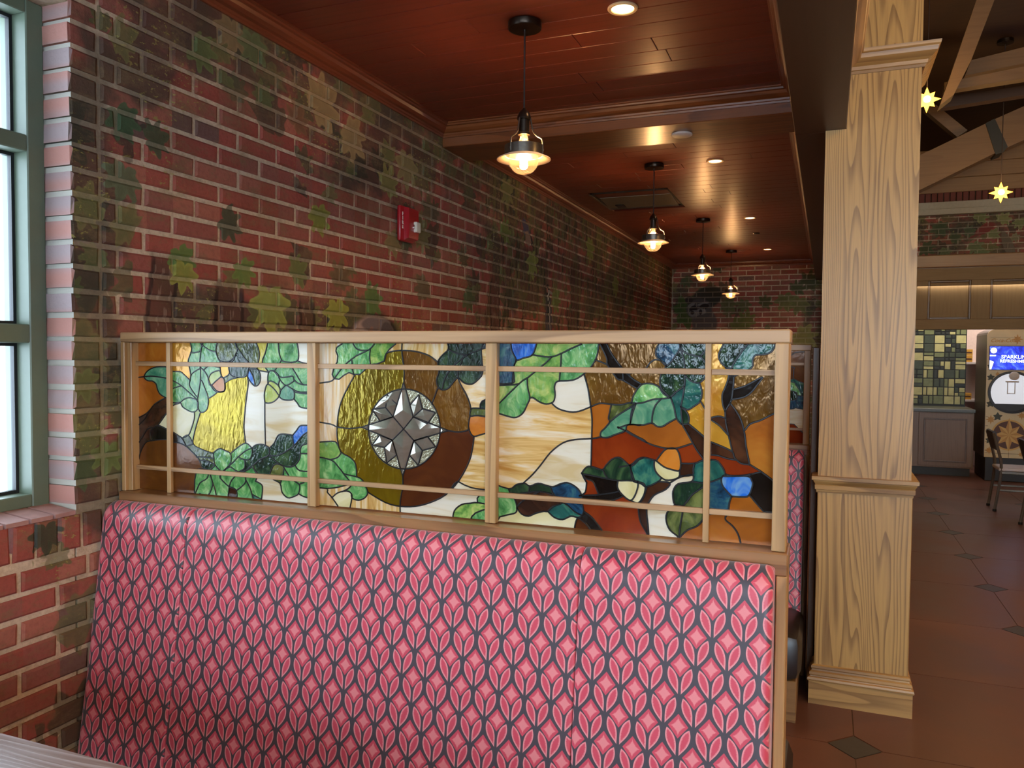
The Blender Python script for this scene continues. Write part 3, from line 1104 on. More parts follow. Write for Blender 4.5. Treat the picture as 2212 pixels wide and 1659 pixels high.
# ------------------------------------------------------------------ booth fabric
def fabric_material():
    m, nt, b = mat('leaf_print_fabric')
    uv = nt.new('ShaderNodeTexCoord').outputs['UV']
    u, v, _ = nt.sep(uv)
    pw, ph = 0.0613, 0.1208
    a0 = nt.math('DIVIDE', u, pw)
    b0 = nt.math('DIVIDE', v, ph)
    nz = nt.noise(uv, 330.0, 2.0)
    leafs, dias, cores = [], [], []
    fx, fy, ax, ay = 0.040, 0.005, 0.335, 0.455     # leaf foot and its axis, in pattern units
    Lm = math.hypot(ax * pw, ay * ph)
    cxu, cyu = ax * pw / Lm, ay * ph / Lm
    for k in (0.0, 0.5):
        x = nt.math('ABSOLUTE', nt.math('SUBTRACT', nt.math('FRACT', nt.math('ADD', a0, 0.5 + k)), 0.5))
        y = nt.math('FRACT', nt.math('ADD', b0, k))
        xm = nt.math('MULTIPLY', nt.math('SUBTRACT', x, fx), pw)
        ym = nt.math('MULTIPLY', nt.math('SUBTRACT', y, fy), ph)
        p = nt.math('DIVIDE', nt.math('ADD', nt.math('MULTIPLY', xm, cxu), nt.math('MULTIPLY', ym, cyu)), Lm)
        q = nt.math('SUBTRACT', nt.math('MULTIPLY', xm, cyu), nt.math('MULTIPLY', ym, cxu))
        tw = nt.math('POWER', nt.math('MAXIMUM', p, 0.0), 1.3)
        pn = nt.math('ABSOLUTE', nt.math('MULTIPLY_ADD', tw, 2.0, -1.0))
        lens = nt.math('SUBTRACT', nt.math('SUBTRACT', 1.0, nt.math('POWER', pn, 2.1)), nt.math('DIVIDE', nt.math('ABSOLUTE', q), 0.0096))
        leafs.append(lens)
        dx = nt.math('DIVIDE', x, 0.345)
        dy = nt.math('DIVIDE', nt.math('ABSOLUTE', nt.math('SUBTRACT', y, 0.497)), 0.206)
        dias.append(nt.math('SUBTRACT', 1.0, nt.math('ADD', dx, dy)))
        cores.append(nt.math('SUBTRACT', 1.0, nt.math('ADD', nt.math('POWER', nt.math('MULTIPLY', dx, 1.45), 0.75), nt.math('POWER', nt.math('MULTIPLY', dy, 1.45), 0.75))))
    L = nt.math('MAXIMUM', leafs[0], leafs[1])
    D = nt.math('MAXIMUM', dias[0], dias[1])
    K = nt.math('MAXIMUM', cores[0], cores[1])
    dark, rose, pink, pale = srgb(72, 66, 74), srgb(212, 74, 94), srgb(236, 148, 152), srgb(234, 138, 142)
    c = dark
    lc = nt.mix(nt.step(nt.math('ADD', L, nt.math('MULTIPLY_ADD', nz, 0.36, -0.18)), 0.20, 0.52), pink, rose)
    c = nt.mix(nt.step(L, 0.0, 0.07), c, lc)
    dc = nt.mix(nt.step(nt.math('ADD', K, nt.math('MULTIPLY_ADD', nz, 0.30, -0.15)), -0.12, 0.12), rose, pale)
    c = nt.mix(nt.step(D, 0.0, 0.05), c, dc)
    weave = nt.noise(uv, 900.0, 2.0)
    c = nt.mix(nt.math('MULTIPLY', weave, 0.08), c, srgb(90, 60, 70))
    nt.put(b.inputs['Base Color'], c)
    b.inputs['Roughness'].default_value = 0.40
    b.inputs['Sheen Weight'].default_value = 0.25
    b.inputs['Specular IOR Level'].default_value = 0.5
    nt.put(b.inputs['Normal'], nt.bump(weave, 0.06, 0.001))
    return m


FABRIC = fabric_material()


def vinyl():
    m, nt, b = mat('black_vinyl')
    tc = nt.new('ShaderNodeTexCoord').outputs['Object']
    n = nt.noise(tc, 260.0, 2.0)
    nt.put(b.inputs['Base Color'], nt.mix(n, srgb(34, 28, 28), srgb(50, 42, 40)))
    b.inputs['Roughness'].default_value = 0.34
    nt.put(b.inputs['Normal'], nt.bump(n, 0.1, 0.001))
    return m


VINYL = vinyl()
BASEW = wood('bench_base_oak', srgb(150, 112, 70), srgb(104, 72, 42), 'X')
LB = 1.832
# cushion profile: (y, z) from under the sill over the rounded top and down the leaning front
PROF = [(-0.004, 1.030), (-0.018, 1.046), (-0.036, 1.049), (-0.054, 1.041), (-0.067, 1.026), (-0.075, 1.006), (-0.080, 0.980), (-0.090, 0.90), (-0.104, 0.80), (-0.118, 0.70), (-0.132, 0.60), (-0.148, 0.50), (-0.160, 0.42), (-0.170, 0.35), (-0.155, 0.325), (-0.02, 0.32)]


def fine(pr, n=3):
    out = []
    for i in range(len(pr) - 1):
        p0 = np.array(pr[max(i - 1, 0)]); p1 = np.array(pr[i]); p2 = np.array(pr[i + 1]); p3 = np.array(pr[min(i + 2, len(pr) - 1)])
        for k in range(n):
            t = k / n
            out.append(tuple(0.5 * ((2 * p1) + (-p0 + p2) * t + (2 * p0 - 5 * p1 + 4 * p2 - p3) * t * t + (-p0 + 3 * p1 - 3 * p2 + p3) * t ** 3)))
    out.append(tuple(pr[-1]))
    return out


PF = fine(PROF)
ARC = [0.0]
for a_, b_ in zip(PF[:-1], PF[1:]):
    ARC.append(ARC[-1] + math.dist(a_, b_))


def back_panel(parent, x0, x1, edge_l, edge_r, shift=(0.0, 0.0)):
    """one upholstered panel of the back; sides roll in at the seams"""
    mb = MB()
    uv = []
    xs = []
    def inset(x):
        d0, d1 = x - x0, x1 - x
        r = 0.0
        for d, e in ((d0, edge_l), (d1, edge_r)):
            if d < e:
                t = 1 - d / e
                r = max(r, e * 0.9 * (1 - math.sqrt(max(0.0, 1 - t * t))))
        return r
    for e, sgn, xe in ((edge_l, 1, x0), (edge_r, -1, x1)):
        for t in (0, 0.08, 0.2, 0.4, 0.7, 1.0):
            xs.append(xe + sgn * e * t)
    n = 10
    xs += [x0 + (x1 - x0) * k / n for k in range(1, n)]
    xs = sorted(set(round(q, 5) for q in xs))
    m = len(PF)
    for x in xs:
        r = inset(x)
        for (y, z), s in zip(PF, ARC):
            f = 1.0 if y < -0.03 else max(0.0, (-y) / 0.03)
            ny, nz = -1.0, 0.12
            top = max(0.0, min(1.0, (z - 0.98) / 0.06))
            mb.v.append((x, y + r * (1 - top * 0.5) * f, z - r * top * f))
            uv.append((x + shift[0], 1.2 - s + shift[1]))
    for i in range(len(xs) - 1):
        for j in range(m - 1):
            mb.f.append((i * m + j, i * m + j + 1, (i + 1) * m + j + 1, (i + 1) * m + j))
    mb.f.append(tuple(range(m - 1, -1, -1)))
    mb.f.append(tuple((len(xs) - 1) * m + k for k in range(m)))
    mb.uv = uv
    return mb.build('back_panel', FABRIC, parent, smooth=True)


def seat(parent, x0, x1, y0, y1, z0, z1, r, front):
    """vinyl seat cushion, rounded, front edge at y0 (front=-1) or y1 (front=1)"""
    return MB().box(x0, x1, y0, y1, z0, z1, r).build('seat_cushion', VINYL, parent, smooth=True)


bench = thing('booth_bench', (0.0, 0.0, 0.0), 'booth bench with tall leaf print back under the wide stained glass screen', 'bench', 'booth benches')
SEAM1, SEAM2 = 0.315, 1.412
back_panel(bench, 0.004, SEAM1 - 0.0006, 0.02, 0.006, (0.0365, 0.032))
back_panel(bench, SEAM1 + 0.0006, SEAM2 - 0.0006, 0.006, 0.006, (0.0465, 0.0285))
back_panel(bench, SEAM2 + 0.0006, LB - 0.020, 0.006, 0.016, (0.0495, 0.033))
MB().box(0.003, LB + 0.004, -0.012, 0.10, 1.0235, 1.07, 0.0025).build('sill', OAK_DX, bench)
MB().box(LB - 0.018, LB + 0.003, -0.012, 0.10, 0.0, 1.0230, 0.002).build('end_panel', OAK_Z, bench)
MB().box(0.003, LB - 0.0185, -0.003, 0.05, 0.02, 1.022).build('back_board', BASEW, bench)
seat(bench, 0.01, LB - 0.004, -0.56, -0.150, 0.17, 0.365, 0.045, -1)
MB().box(0.01, LB - 0.02, -0.53, -0.02, 0.0, 0.17, 0.003).build('base', BASEW, bench)

rear = thing('booth_bench', (0.0, 0.10, 0.0), 'black vinyl booth bench backing onto the near stained glass screen', 'bench', 'booth benches')
MB().box(0.01, LB - 0.02, 0.101, 0.19, 0.42, 1.02, 0.025).build('back_panel', VINYL, rear, smooth=True)
MB().box(0.01, LB + 0.006, 0.15, 0.625, 0.20, 0.42, 0.045).build('seat_cushion', VINYL, rear, smooth=True)
MB().box(0.01, LB - 0.02, 0.101, 0.57, 0.0, 0.20, 0.003).build('base', BASEW, rear)

DY2 = 2.149
bench2 = copy_tree(bench)
bench2.location = (0.004, DY2, 0.0)
tag(bench2, 'booth bench with leaf print back and black vinyl seat beside the oak column')

# dark wing panel between the second bench and the column
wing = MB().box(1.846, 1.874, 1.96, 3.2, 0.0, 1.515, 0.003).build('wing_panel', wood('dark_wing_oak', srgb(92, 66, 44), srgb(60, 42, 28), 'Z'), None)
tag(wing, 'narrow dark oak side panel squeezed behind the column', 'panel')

# ------------------------------------------------------------------ stained glass
GM = {}


def glassm(key, c1, c2, c3, scale=(6, 6, 6), rough=0.12, bump=0.25, bscale=(40, 40, 40), metal=0.0, trans=0.25, dist=1.2, detail=3.0, spec=0.6):
    m, nt, b = mat('glass_' + key)
    tc = nt.new('ShaderNodeTexCoord').outputs['Object']
    oi = nt.new('ShaderNodeObjectInfo').outputs['Random']
    v = nt.vmath('ADD', tc, nt.vmath('SCALE', (3.0, 1.0, 5.0), scale=oi))
    n = nt.noise(nt.mapping(v, scale=scale), 1.0, detail, 0.6, dist)
    c = nt.ramp(n, [(0.30, srgb(*c1)), (0.50, srgb(*c2)), (0.70, srgb(*c3))])
    nt.put(b.inputs['Base Color'], c)
    b.inputs['Roughness'].default_value = rough
    b.inputs['Metallic'].default_value = metal
    b.inputs['Specular IOR Level'].default_value = spec
    hb = nt.noise(nt.mapping(v, scale=bscale), 1.0, 2.0, 0.5, 0.4)
    bn = nt.bump(hb, bump, 0.004)
    nt.put(b.inputs['Normal'], bn)
    if trans > 0:
        tl = nt.new('ShaderNodeBsdfTranslucent')
        nt.put(tl.inputs[0], c)
        ms = nt.new('ShaderNodeMixShader')
        ms.inputs[0].default_value = trans
        nt.t.links.new(b.outputs[0], ms.inputs[1])
        nt.t.links.new(tl.outputs[0], ms.inputs[2])
        nt.t.links.new(ms.outputs[0], nt.t.nodes['Material Output'].inputs[0])
    GM[key] = m


H_ = (3.5, 3.5, 26)      # streaks that run sideways
V_ = (26, 3.5, 3.5)
RIP = (95, 95, 48)
glassm('white', (238, 232, 216), (234, 226, 204), (216, 192, 142), H_, 0.10, 0.05, (14, 14, 14))
glassm('streak', (240, 230, 208), (230, 194, 126), (198, 144, 66), H_, 0.10, 0.05, (14, 14, 14), dist=2.0)
glassm('streakv', (240, 230, 208), (228, 192, 124), (190, 136, 60), V_, 0.10, 0.05, (14, 14, 14), dist=2.0)
glassm('cream', (238, 230, 196), (230, 220, 168), (212, 198, 130), (8, 8, 8), 0.1, 0.06)
glassm('yellow', (206, 190, 66), (222, 206, 88), (232, 220, 120), (8, 8, 8), 0.1, 0.2, RIP)
glassm('green', (54, 120, 62), (108, 176, 100), (184, 220, 150), (34, 34, 22), 0.12, 0.34, RIP)
glassm('lgreen', (70, 128, 60), (134, 178, 84), (200, 208, 120), (26, 26, 26), 0.12, 0.2, RIP)
glassm('green2', (58, 124, 96), (96, 154, 118), (146, 182, 142), (24, 24, 18), 0.12, 0.22, RIP)
glassm('lime', (134, 164, 66), (176, 190, 84), (210, 208, 116), (14, 14, 14), 0.12, 0.2, RIP)
glassm('dgreen', (16, 30, 24), (30, 58, 40), (70, 100, 60), (24, 24, 16), 0.11, 0.36, RIP)
glassm('olive', (46, 56, 26), (84, 96, 46), (130, 136, 74), (28, 28, 18), 0.12, 0.36, RIP)
glassm('teal', (16, 60, 60), (40, 104, 94), (92, 148, 112), (20, 20, 20), 0.12, 0.22, RIP)
glassm('blue', (20, 70, 160), (44, 118, 218), (140, 186, 214), (20, 20, 20), 0.12, 0.2, RIP)
glassm('blued', (16, 38, 60), (32, 78, 108), (70, 124, 122), (26, 26, 26), 0.12, 0.22, RIP)
glassm('amber', (156, 84, 22), (182, 104, 30), (198, 126, 44), (7, 7, 7), 0.14, 0.10, (50, 50, 50), trans=0.2, metal=0.15)
glassm('ambersheen', (190, 124, 26), (212, 152, 40), (226, 180, 66), (9, 9, 9), 0.14, 0.26, (60, 60, 34), trans=0.2, metal=0.25)  # amber glass with the window's reflection put into a brighter colour
glassm('ambero', (192, 106, 26), (210, 128, 40), (224, 154, 70), (9, 9, 9), 0.14, 0.12)
glassm('amberd', (96, 52, 18), (118, 68, 24), (140, 88, 32), (6, 6, 6), 0.12, 0.08, (40, 40, 40), trans=0.15, metal=0.2)
glassm('gold', (112, 94, 12), (128, 108, 16), (142, 122, 20), (8, 8, 8), 0.15, 0.42, (85, 85, 34), metal=0.6, trans=0.08)  # golden window sheen on amber glass, put into its colour
glassm('goldsheen_dim', (100, 66, 18), (118, 80, 24), (134, 96, 30), (8, 8, 8), 0.15, 0.34, (75, 75, 34), metal=0.45, trans=0.10)  # duller copy, for panes where a weaker reflection is put into the colour
glassm('red', (122, 42, 14), (140, 50, 18), (154, 62, 22), (6, 6, 6), 0.10, 0.06, (24, 24, 24), trans=0.2, metal=0.1)
glassm('redd', (70, 34, 16), (82, 40, 18), (100, 52, 22), (6, 6, 6), 0.10, 0.08, (24, 24, 24), trans=0.1, metal=0.3)
glassm('brown', (38, 22, 15), (54, 31, 20), (84, 50, 30), (10, 10, 10), 0.10, 0.12, trans=0.05)
glassm('black', (14, 12, 12), (20, 18, 16), (34, 28, 24), (10, 10, 10), 0.08, 0.1, trans=0.0)
glassm('clear', (120, 114, 100), (136, 130, 116), (150, 146, 132), (9, 9, 9), 0.04, 0.02, (10, 10, 10), metal=0.55, trans=0.0, spec=0.9)
glassm('ripple', (116, 112, 90), (146, 142, 114), (168, 164, 138), (60, 60, 60), 0.08, 0.6, (170, 170, 170), metal=0.5, trans=0.0, spec=0.9)
LEAD = plain('lead_came', srgb(52, 52, 54), 0.32, metal=0.75, noise=0.15, nscale=120)

GY = 0.0365          # plane of the glass face
A_, B_, C_, D_ = (250, 700, 3.771), (650, 700, 3.771), (1050, 700, 3.3857), (1350, 700, 3.190)


def gp(crop, x, y, dy=0.0):
    p = on(crop[0] + x / crop[2], crop[1] + y / crop[2], 1, GY + dy)
    return (p[0], p[2])


def P_(s):
    v = [float(q) for q in s.replace(',', ' ').split()]
    return list(zip(v[0::2], v[1::2]))


LINES = {1: (A_, '''405,348 330,350 275,370 240,405 235,440 262,462 300,465 330,490 340,530 360,570 405,600
120,442 235,428 300,425 405,440 465,462 530,500 600,560 650,605 668,632
405,348 462,385 525,388 560,415 605,458
462,525 530,505
605,458 600,500 625,545 660,595
525,640 560,610 600,600 650,612 668,632
405,600 465,640 525,640 545,675 600,710 640,715 668,690 672,640 668,632
690,160 700,180 690,250 685,310 690,360 690,450 680,530 668,600 668,632
605,458 612,420 625,400 660,375 690,362
668,632 670,680 690,718 720,715 745,690 755,640 755,605
700,455 725,520 745,570 755,605
755,605 790,585 825,555 800,540 770,490 745,420 715,375 690,355
765,495 755,450 775,405 810,385 845,380 858,410 860,425 820,460 780,497 765,495
780,497 830,550 885,545 890,490 880,445 860,425
850,300 850,355 858,410
860,425 875,438 925,405 920,355 940,310
925,405 960,430 1000,435 1060,425 1085,365
890,480 940,450 1000,435
825,555 885,545 890,480
690,718 670,780 645,870 630,975 700,1020 795,1055
1060,970 1045,850 1052,720 1065,600 1080,480 1075,430
1215,640 1215,800 1220,990
1085,365 1075,430 1105,480 1135,505 1165,490 1180,440 1170,390 1150,365 1085,365
1085,365 1115,420 1130,470 1135,505
1150,375 1200,385 1245,392
1215,640 1210,580 1220,520 1240,490 1290,530 1320,570 1330,590 1290,630 1245,645 1215,640
1240,490 1250,465 1290,475 1330,510 1340,550 1330,590
1240,490 1238,440 1245,395 1260,380 1290,385 1320,410 1335,450 1325,490 1330,510
1290,385 1325,425 1360,435 1400,430 1440,425 1450,450 1450,465
1325,430 1350,470 1390,500 1450,465
1430,320 1440,360 1470,410 1500,460 1530,495 1615,490
1450,450 1480,480 1530,497
1335,550 1370,510 1390,500 1440,530 1500,555 1615,550
1330,590 1360,615 1410,620 1450,610 1455,555 1440,530
1450,610 1480,645 1510,680 1615,690
1455,555 1500,562 1615,575
605,140 618,200 610,240 590,300 600,350 612,420
618,235 680,225 700,190 715,140
700,170 760,210 812,226
830,140 815,210 830,270 850,300 900,310 950,285 980,240 990,200 970,140
970,165 1010,220 1050,280 1085,315 1085,365
1140,140 1165,210 1170,260 1160,315 1150,365
980,240 960,290 940,310 900,310
1240,140 1220,230 1195,310 1245,392
1325,140 1330,230 1350,290 1370,305 1420,312 1480,300 1490,240 1475,140
1350,290 1335,320 1290,385
1480,300 1530,318 1615,330
100,800 165,770 230,740 270,710 320,650 405,600
110,850 175,830 240,770 270,712
110,1090 230,900 265,850 310,845
130,1260 180,1150 200,1050 240,970 290,950 410,940 465,960 520,970 575,995
290,950 280,880 310,845 345,825 405,850 465,880 520,915 540,930 575,995
345,825 370,790 405,740 465,665 510,648 525,640
640,715 640,770 610,870 590,905 540,930
540,930 590,905 630,975
575,995 620,980 630,975
575,995 620,1040 670,1090 690,1130 705,1165 760,1190
665,1080 730,1085 800,1095
690,1105 760,1120 810,1150
800,1095 795,1055 815,1030 850,1015 900,1035 935,1055 940,1100 930,1140 870,1200 810,1150 800,1095
935,1055 1000,1000 1060,970 1110,1010
1110,1012 1060,1030 1000,1080 940,1140 870,1200
1110,1012 1110,1060 1090,1100 1050,1105 1000,1085
1050,1105 1050,1170 1010,1198
1110,1010 1140,985 1190,980 1220,990 1250,1010 1245,1070 1180,1100 1120,1150 1070,1190 1010,1200
1250,1010 1290,970 1320,910 1360,895 1440,905
1245,1072 1320,1070 1400,1030 1470,970 1530,900 1615,855
1440,905 1470,870 1500,830 1545,825 1615,830
1440,905 1445,960 1450,985
1245,1072 1290,1105 1350,1150 1420,1165 1470,1140 1500,1090 1505,1020 1525,985 1615,965
1505,1055 1615,1055
1460,1150 1500,1195 1615,1200
1250,1235 1280,1160 1310,1140 1350,1150 1370,1170 1360,1240 1340,1300
1370,1170 1400,1220 1430,1260 1495,1305
640,1300 660,1195 700,1180 760,1190 810,1150
870,1200 850,1240 860,1265 900,1305 925,1325
870,1200 930,1165 970,1190 1010,1205 1050,1205 1080,1175 1110,1170 1140,1195 1155,1230 1140,1280
1120,1150 1150,1220 1250,1235
760,1190 745,1255 690,1290 665,1340 640,1400
665,1370 750,1395 790,1310 780,1260 760,1190
790,1290 810,1350 825,1430
925,1325 915,1440
925,1325 945,1270 1010,1200
925,1325 985,1355 985,1440
985,1355 1040,1310 1060,1270 1050,1205
1060,1270 1100,1350 1125,1450
1140,1280 1190,1310 1195,1360 1185,1450
1115,1385 1195,1405
1250,1235 1290,1270 1340,1300 1355,1370 1400,1415 1450,1405 1490,1380 1500,1320 1495,1305 1540,1290
1490,1382 1530,1405 1615,1430
715,375 760,340 850,355
433,110 433,1500'''),
 2: (B_, '''820,215 930,222 1040,255 1115,310
1280,440 1300,490 1340,560 1370,630 1385,690
1410,915 1400,1000 1370,1120 1290,1270 1180,1390 1050,1455 930,1485 810,1485 690,1455 545,1370
455,1245 445,1140 400,1087 325,1040 298,940 295,838 310,700 350,580 440,412
680,300 695,240 760,220 820,215
825,140 822,215 832,300 842,400 838,475
830,1240 830,1330 815,1400 808,1485 812,1620
60,785 240,815 295,838 400,850 495,840
1200,868 1280,880 1350,868 1370,850
1115,520 1090,590 1062,660
N,N
838,475 915,755 1200,868 920,950 830,1240 745,945 495,840 750,755 838,475
835,855 915,755
835,855 920,950
835,855 745,945
835,855 750,755
900,655 960,575 990,690 915,755
990,690 1095,720 1030,812 915,755
770,650 705,575 690,680 750,755
690,680 580,695 645,792 750,755
745,945 640,905 580,985 680,1005 745,945
680,1005 700,1130 780,1065 745,945
920,950 1030,915 1095,1000 990,1030 920,950
990,1030 955,1150 885,1070 920,950
345,140 290,190 285,220 300,260 295,310 270,350 255,410 270,445 310,450 345,420 390,395 430,410 480,410 520,375 560,330 620,325 680,300 695,240 720,205 780,140
270,445 350,340 450,260 560,205 610,140
415,140 450,200 500,215 545,212
565,205 560,260 565,325
415,290 418,360 430,408
60,490 230,470 270,445
1190,140 1200,205 1150,255 1115,310 1125,390 1105,450 1115,510 1150,535 1200,525 1245,470 1280,440 1330,480 1390,490 1440,455 1480,400 1475,300 1470,200 1500,140
1150,535 1175,440 1220,370 1290,300 1400,230 1600,165
1200,205 1260,235 1330,250 1370,250
1330,255 1300,330 1280,380 1280,440
1385,690 1430,685 1600,700
1385,690 1378,750 1440,745 1600,775
1375,755 1365,830 1380,885 1410,915 1470,900 1600,865
1460,690 1475,630 1600,575
60,970 250,955 295,975 325,1040
60,1070 240,1105 310,1170 360,1235 410,1300 385,1340 340,1362
240,1105 300,1085 330,1045
345,1222 455,1245 500,1270 520,1310 545,1370 520,1415 470,1435 420,1420 410,1385
60,1330 210,1340 215,1370 255,1415 320,1510
210,1340 300,1330 410,1300
255,1412 300,1375 370,1360 410,1380 415,1420 395,1520
1215,1350 1270,1285 1330,1310 1420,1340 1600,1358
1235,1600 1250,1520 1310,1470 1380,1460 1440,1455 1600,1485
1370,1620 1420,1540 1600,1480
1440,1455 1450,1400 1600,1358'''),
 3: (C_, '''180,140 190,200 220,262 205,305 190,432
225,268 270,250 340,225 370,140
205,305 220,262
340,225 400,235 480,240 550,215 620,180 710,140
480,240 440,280 410,305 350,355 300,395 240,437 20,655
550,215 545,310 535,415
825,140 815,215 800,260 770,310 715,365 650,405 590,415 520,420 500,460 505,520 490,570 440,585 390,570 345,540 320,540
300,395 305,470 320,540 300,590 270,650 220,682 160,675 20,630
10,452 180,445 240,437
10,442 190,432 205,400 200,350
480,580 530,620 610,642 680,638 765,605
715,365 745,470 765,605 775,700 772,838 768,1035
270,1165 340,1100 400,1030 470,940 560,870 650,845 772,838 840,825
10,1150 165,1205 220,1175 280,1165 320,1185 380,1165 440,1180 490,1190 540,1170 590,1160 640,1180 680,1215 700,1260 702,1300 715,1370
685,1255 725,1230 735,1160
165,1205 180,1235 250,1240 310,1230 390,1225 450,1235 490,1250
470,1188 490,1240 540,1290 600,1330 650,1375 700,1400
320,1187 310,1230
180,1235 215,1295 225,1345 215,1380 160,1395 80,1415
225,1345 240,1320 290,1280 390,1225
225,1345 260,1390 310,1405 360,1385 420,1370 450,1370 490,1335 560,1310
450,1370 500,1415 560,1430 620,1405 670,1415 700,1400 715,1370
640,1530 655,1450 670,1415
670,1415 730,1460 790,1540
715,1370 770,1410 820,1470 870,1540
830,140 870,220 885,260 890,300 960,400 1000,410 1110,475
880,140 920,220 985,310 1060,390 1120,430 1140,440
800,262 860,285 890,300
985,310 1000,360 1005,410
765,605 830,580 900,585 985,590 1055,572
915,588 905,640 895,690 905,715 870,760 840,790 840,825 890,830 940,810 1000,790 1022,775 1030,740 1080,735 1130,745
1090,585 1030,625 960,670 905,715
1075,595 1060,660 1055,735
1022,775 1080,810 1180,860
700,1090 720,1060 750,1040 800,1050 850,1065 880,1030 920,990 965,975 1000,990 1050,1035 1080,1030 1120,990 1150,980
700,1095 760,1105 830,1120 890,1132 960,1145 1040,1145 1110,1150
855,1065 870,1100 890,1132
1052,1035 1070,1100 1085,1148
965,1147 960,1190 980,1230 1020,1270 1060,1290 1090,1250 1110,1190 1110,1150
1110,1155 1150,1165 1165,1200 1150,1260 1110,1310 1060,1290
700,1090 730,1130 780,1150 805,1200 825,1248
685,1256 800,1250 890,1240 970,1225
690,1290 800,1285 900,1295 1000,1260
735,1160 715,1125 700,1090'''),
 4: (D_, '''245,120 215,170 215,220 245,250 285,290
285,290 320,260 350,215 380,165 375,120
40,330 110,330 150,300 175,265 215,245 265,262 285,290
285,290 250,345 240,400 255,450 285,480 315,508
380,165 405,240 412,300 415,345 410,430 395,520 385,570
382,168 420,200 470,215 520,220 555,180
520,220 560,280
415,350 450,390 512,405 560,360
512,403 530,460 520,530 470,570 430,590 385,568
410,430 350,470 315,508
315,508 340,580 355,650 395,692 390,640 385,570
385,570 420,600 440,640 435,685 395,692
45,545 60,490 110,420 170,410 230,430 265,480 315,508
45,545 110,545 190,520 250,515 315,508
250,515 210,560 190,620 185,682
75,548 50,620 35,692
-40,715 0,700 35,692 90,695 130,695 185,682 220,705 260,705 300,680 355,650
-70,700 0,735 80,780 180,830 280,855 360,855 470,820
395,692 440,770 490,860 545,935
435,685 490,730 560,790
520,532 560,610
215,942 270,870 315,855 355,862 375,900 385,960 375,1010 330,1005 270,985 215,942
200,950 205,1000 230,1040 280,1075 340,1070 375,1050 375,1010
385,960 480,960 530,940 595,935
375,1048 465,1040 470,1000 480,960
-40,985 40,970 90,930 140,920 215,942
40,970 45,1050 60,1085 110,1100 150,1122 230,1085 250,1060
230,1085 310,1095 280,1140 200,1180 155,1250 150,1310 158,1380 168,1520
150,1122 130,1190 95,1245 95,1300 110,1370 150,1440 168,1500
310,1095 380,1055 465,1040 460,1085 370,1100 335,1140 330,1190 345,1245 405,1252
460,1085 540,1095 600,1085 665,1060
560,1110 470,1170 430,1220 405,1252 395,1310 380,1400 372,1475
345,1245 290,1300 285,1360 310,1420 372,1475 372,1540
560,1320 500,1390 430,1420 372,1475
690,120 655,185 645,225 665,270 700,305 715,360 690,440 670,490 675,560 690,600
860,120 790,210 745,280 740,305 750,360 745,450 735,520 725,545
1040,140 1010,190 960,210 900,215 880,250 870,305 750,360
750,450 820,430 880,400 950,365 910,420 870,470 815,505 730,520
690,600 725,545
690,600 695,680 715,770 740,880
725,545 760,590 800,660 825,760 835,850 860,968
825,735 860,690 930,665 980,640 1050,605
560,655 640,635 692,648
560,640 640,690 680,730 715,770
560,800 660,840 740,880 755,920 800,960 860,970 910,1000 940,1018 1050,1100
595,935 640,945 680,1000 695,1035 750,1045 840,1040 940,1018
695,1035 665,1060 670,1110 700,1150 735,1187
680,1050 760,1048 850,1050 875,1080 880,1110 855,1180 810,1192 735,1187
870,1040 850,1050
860,1180 910,1240 985,1325
735,1187 720,1230 710,1300 690,1345 740,1390 780,1450 810,1560
568,100 568,1580
568,900 640,905 700,925 770,938
560,1310 720,1310
690,306 750,306'''),
}
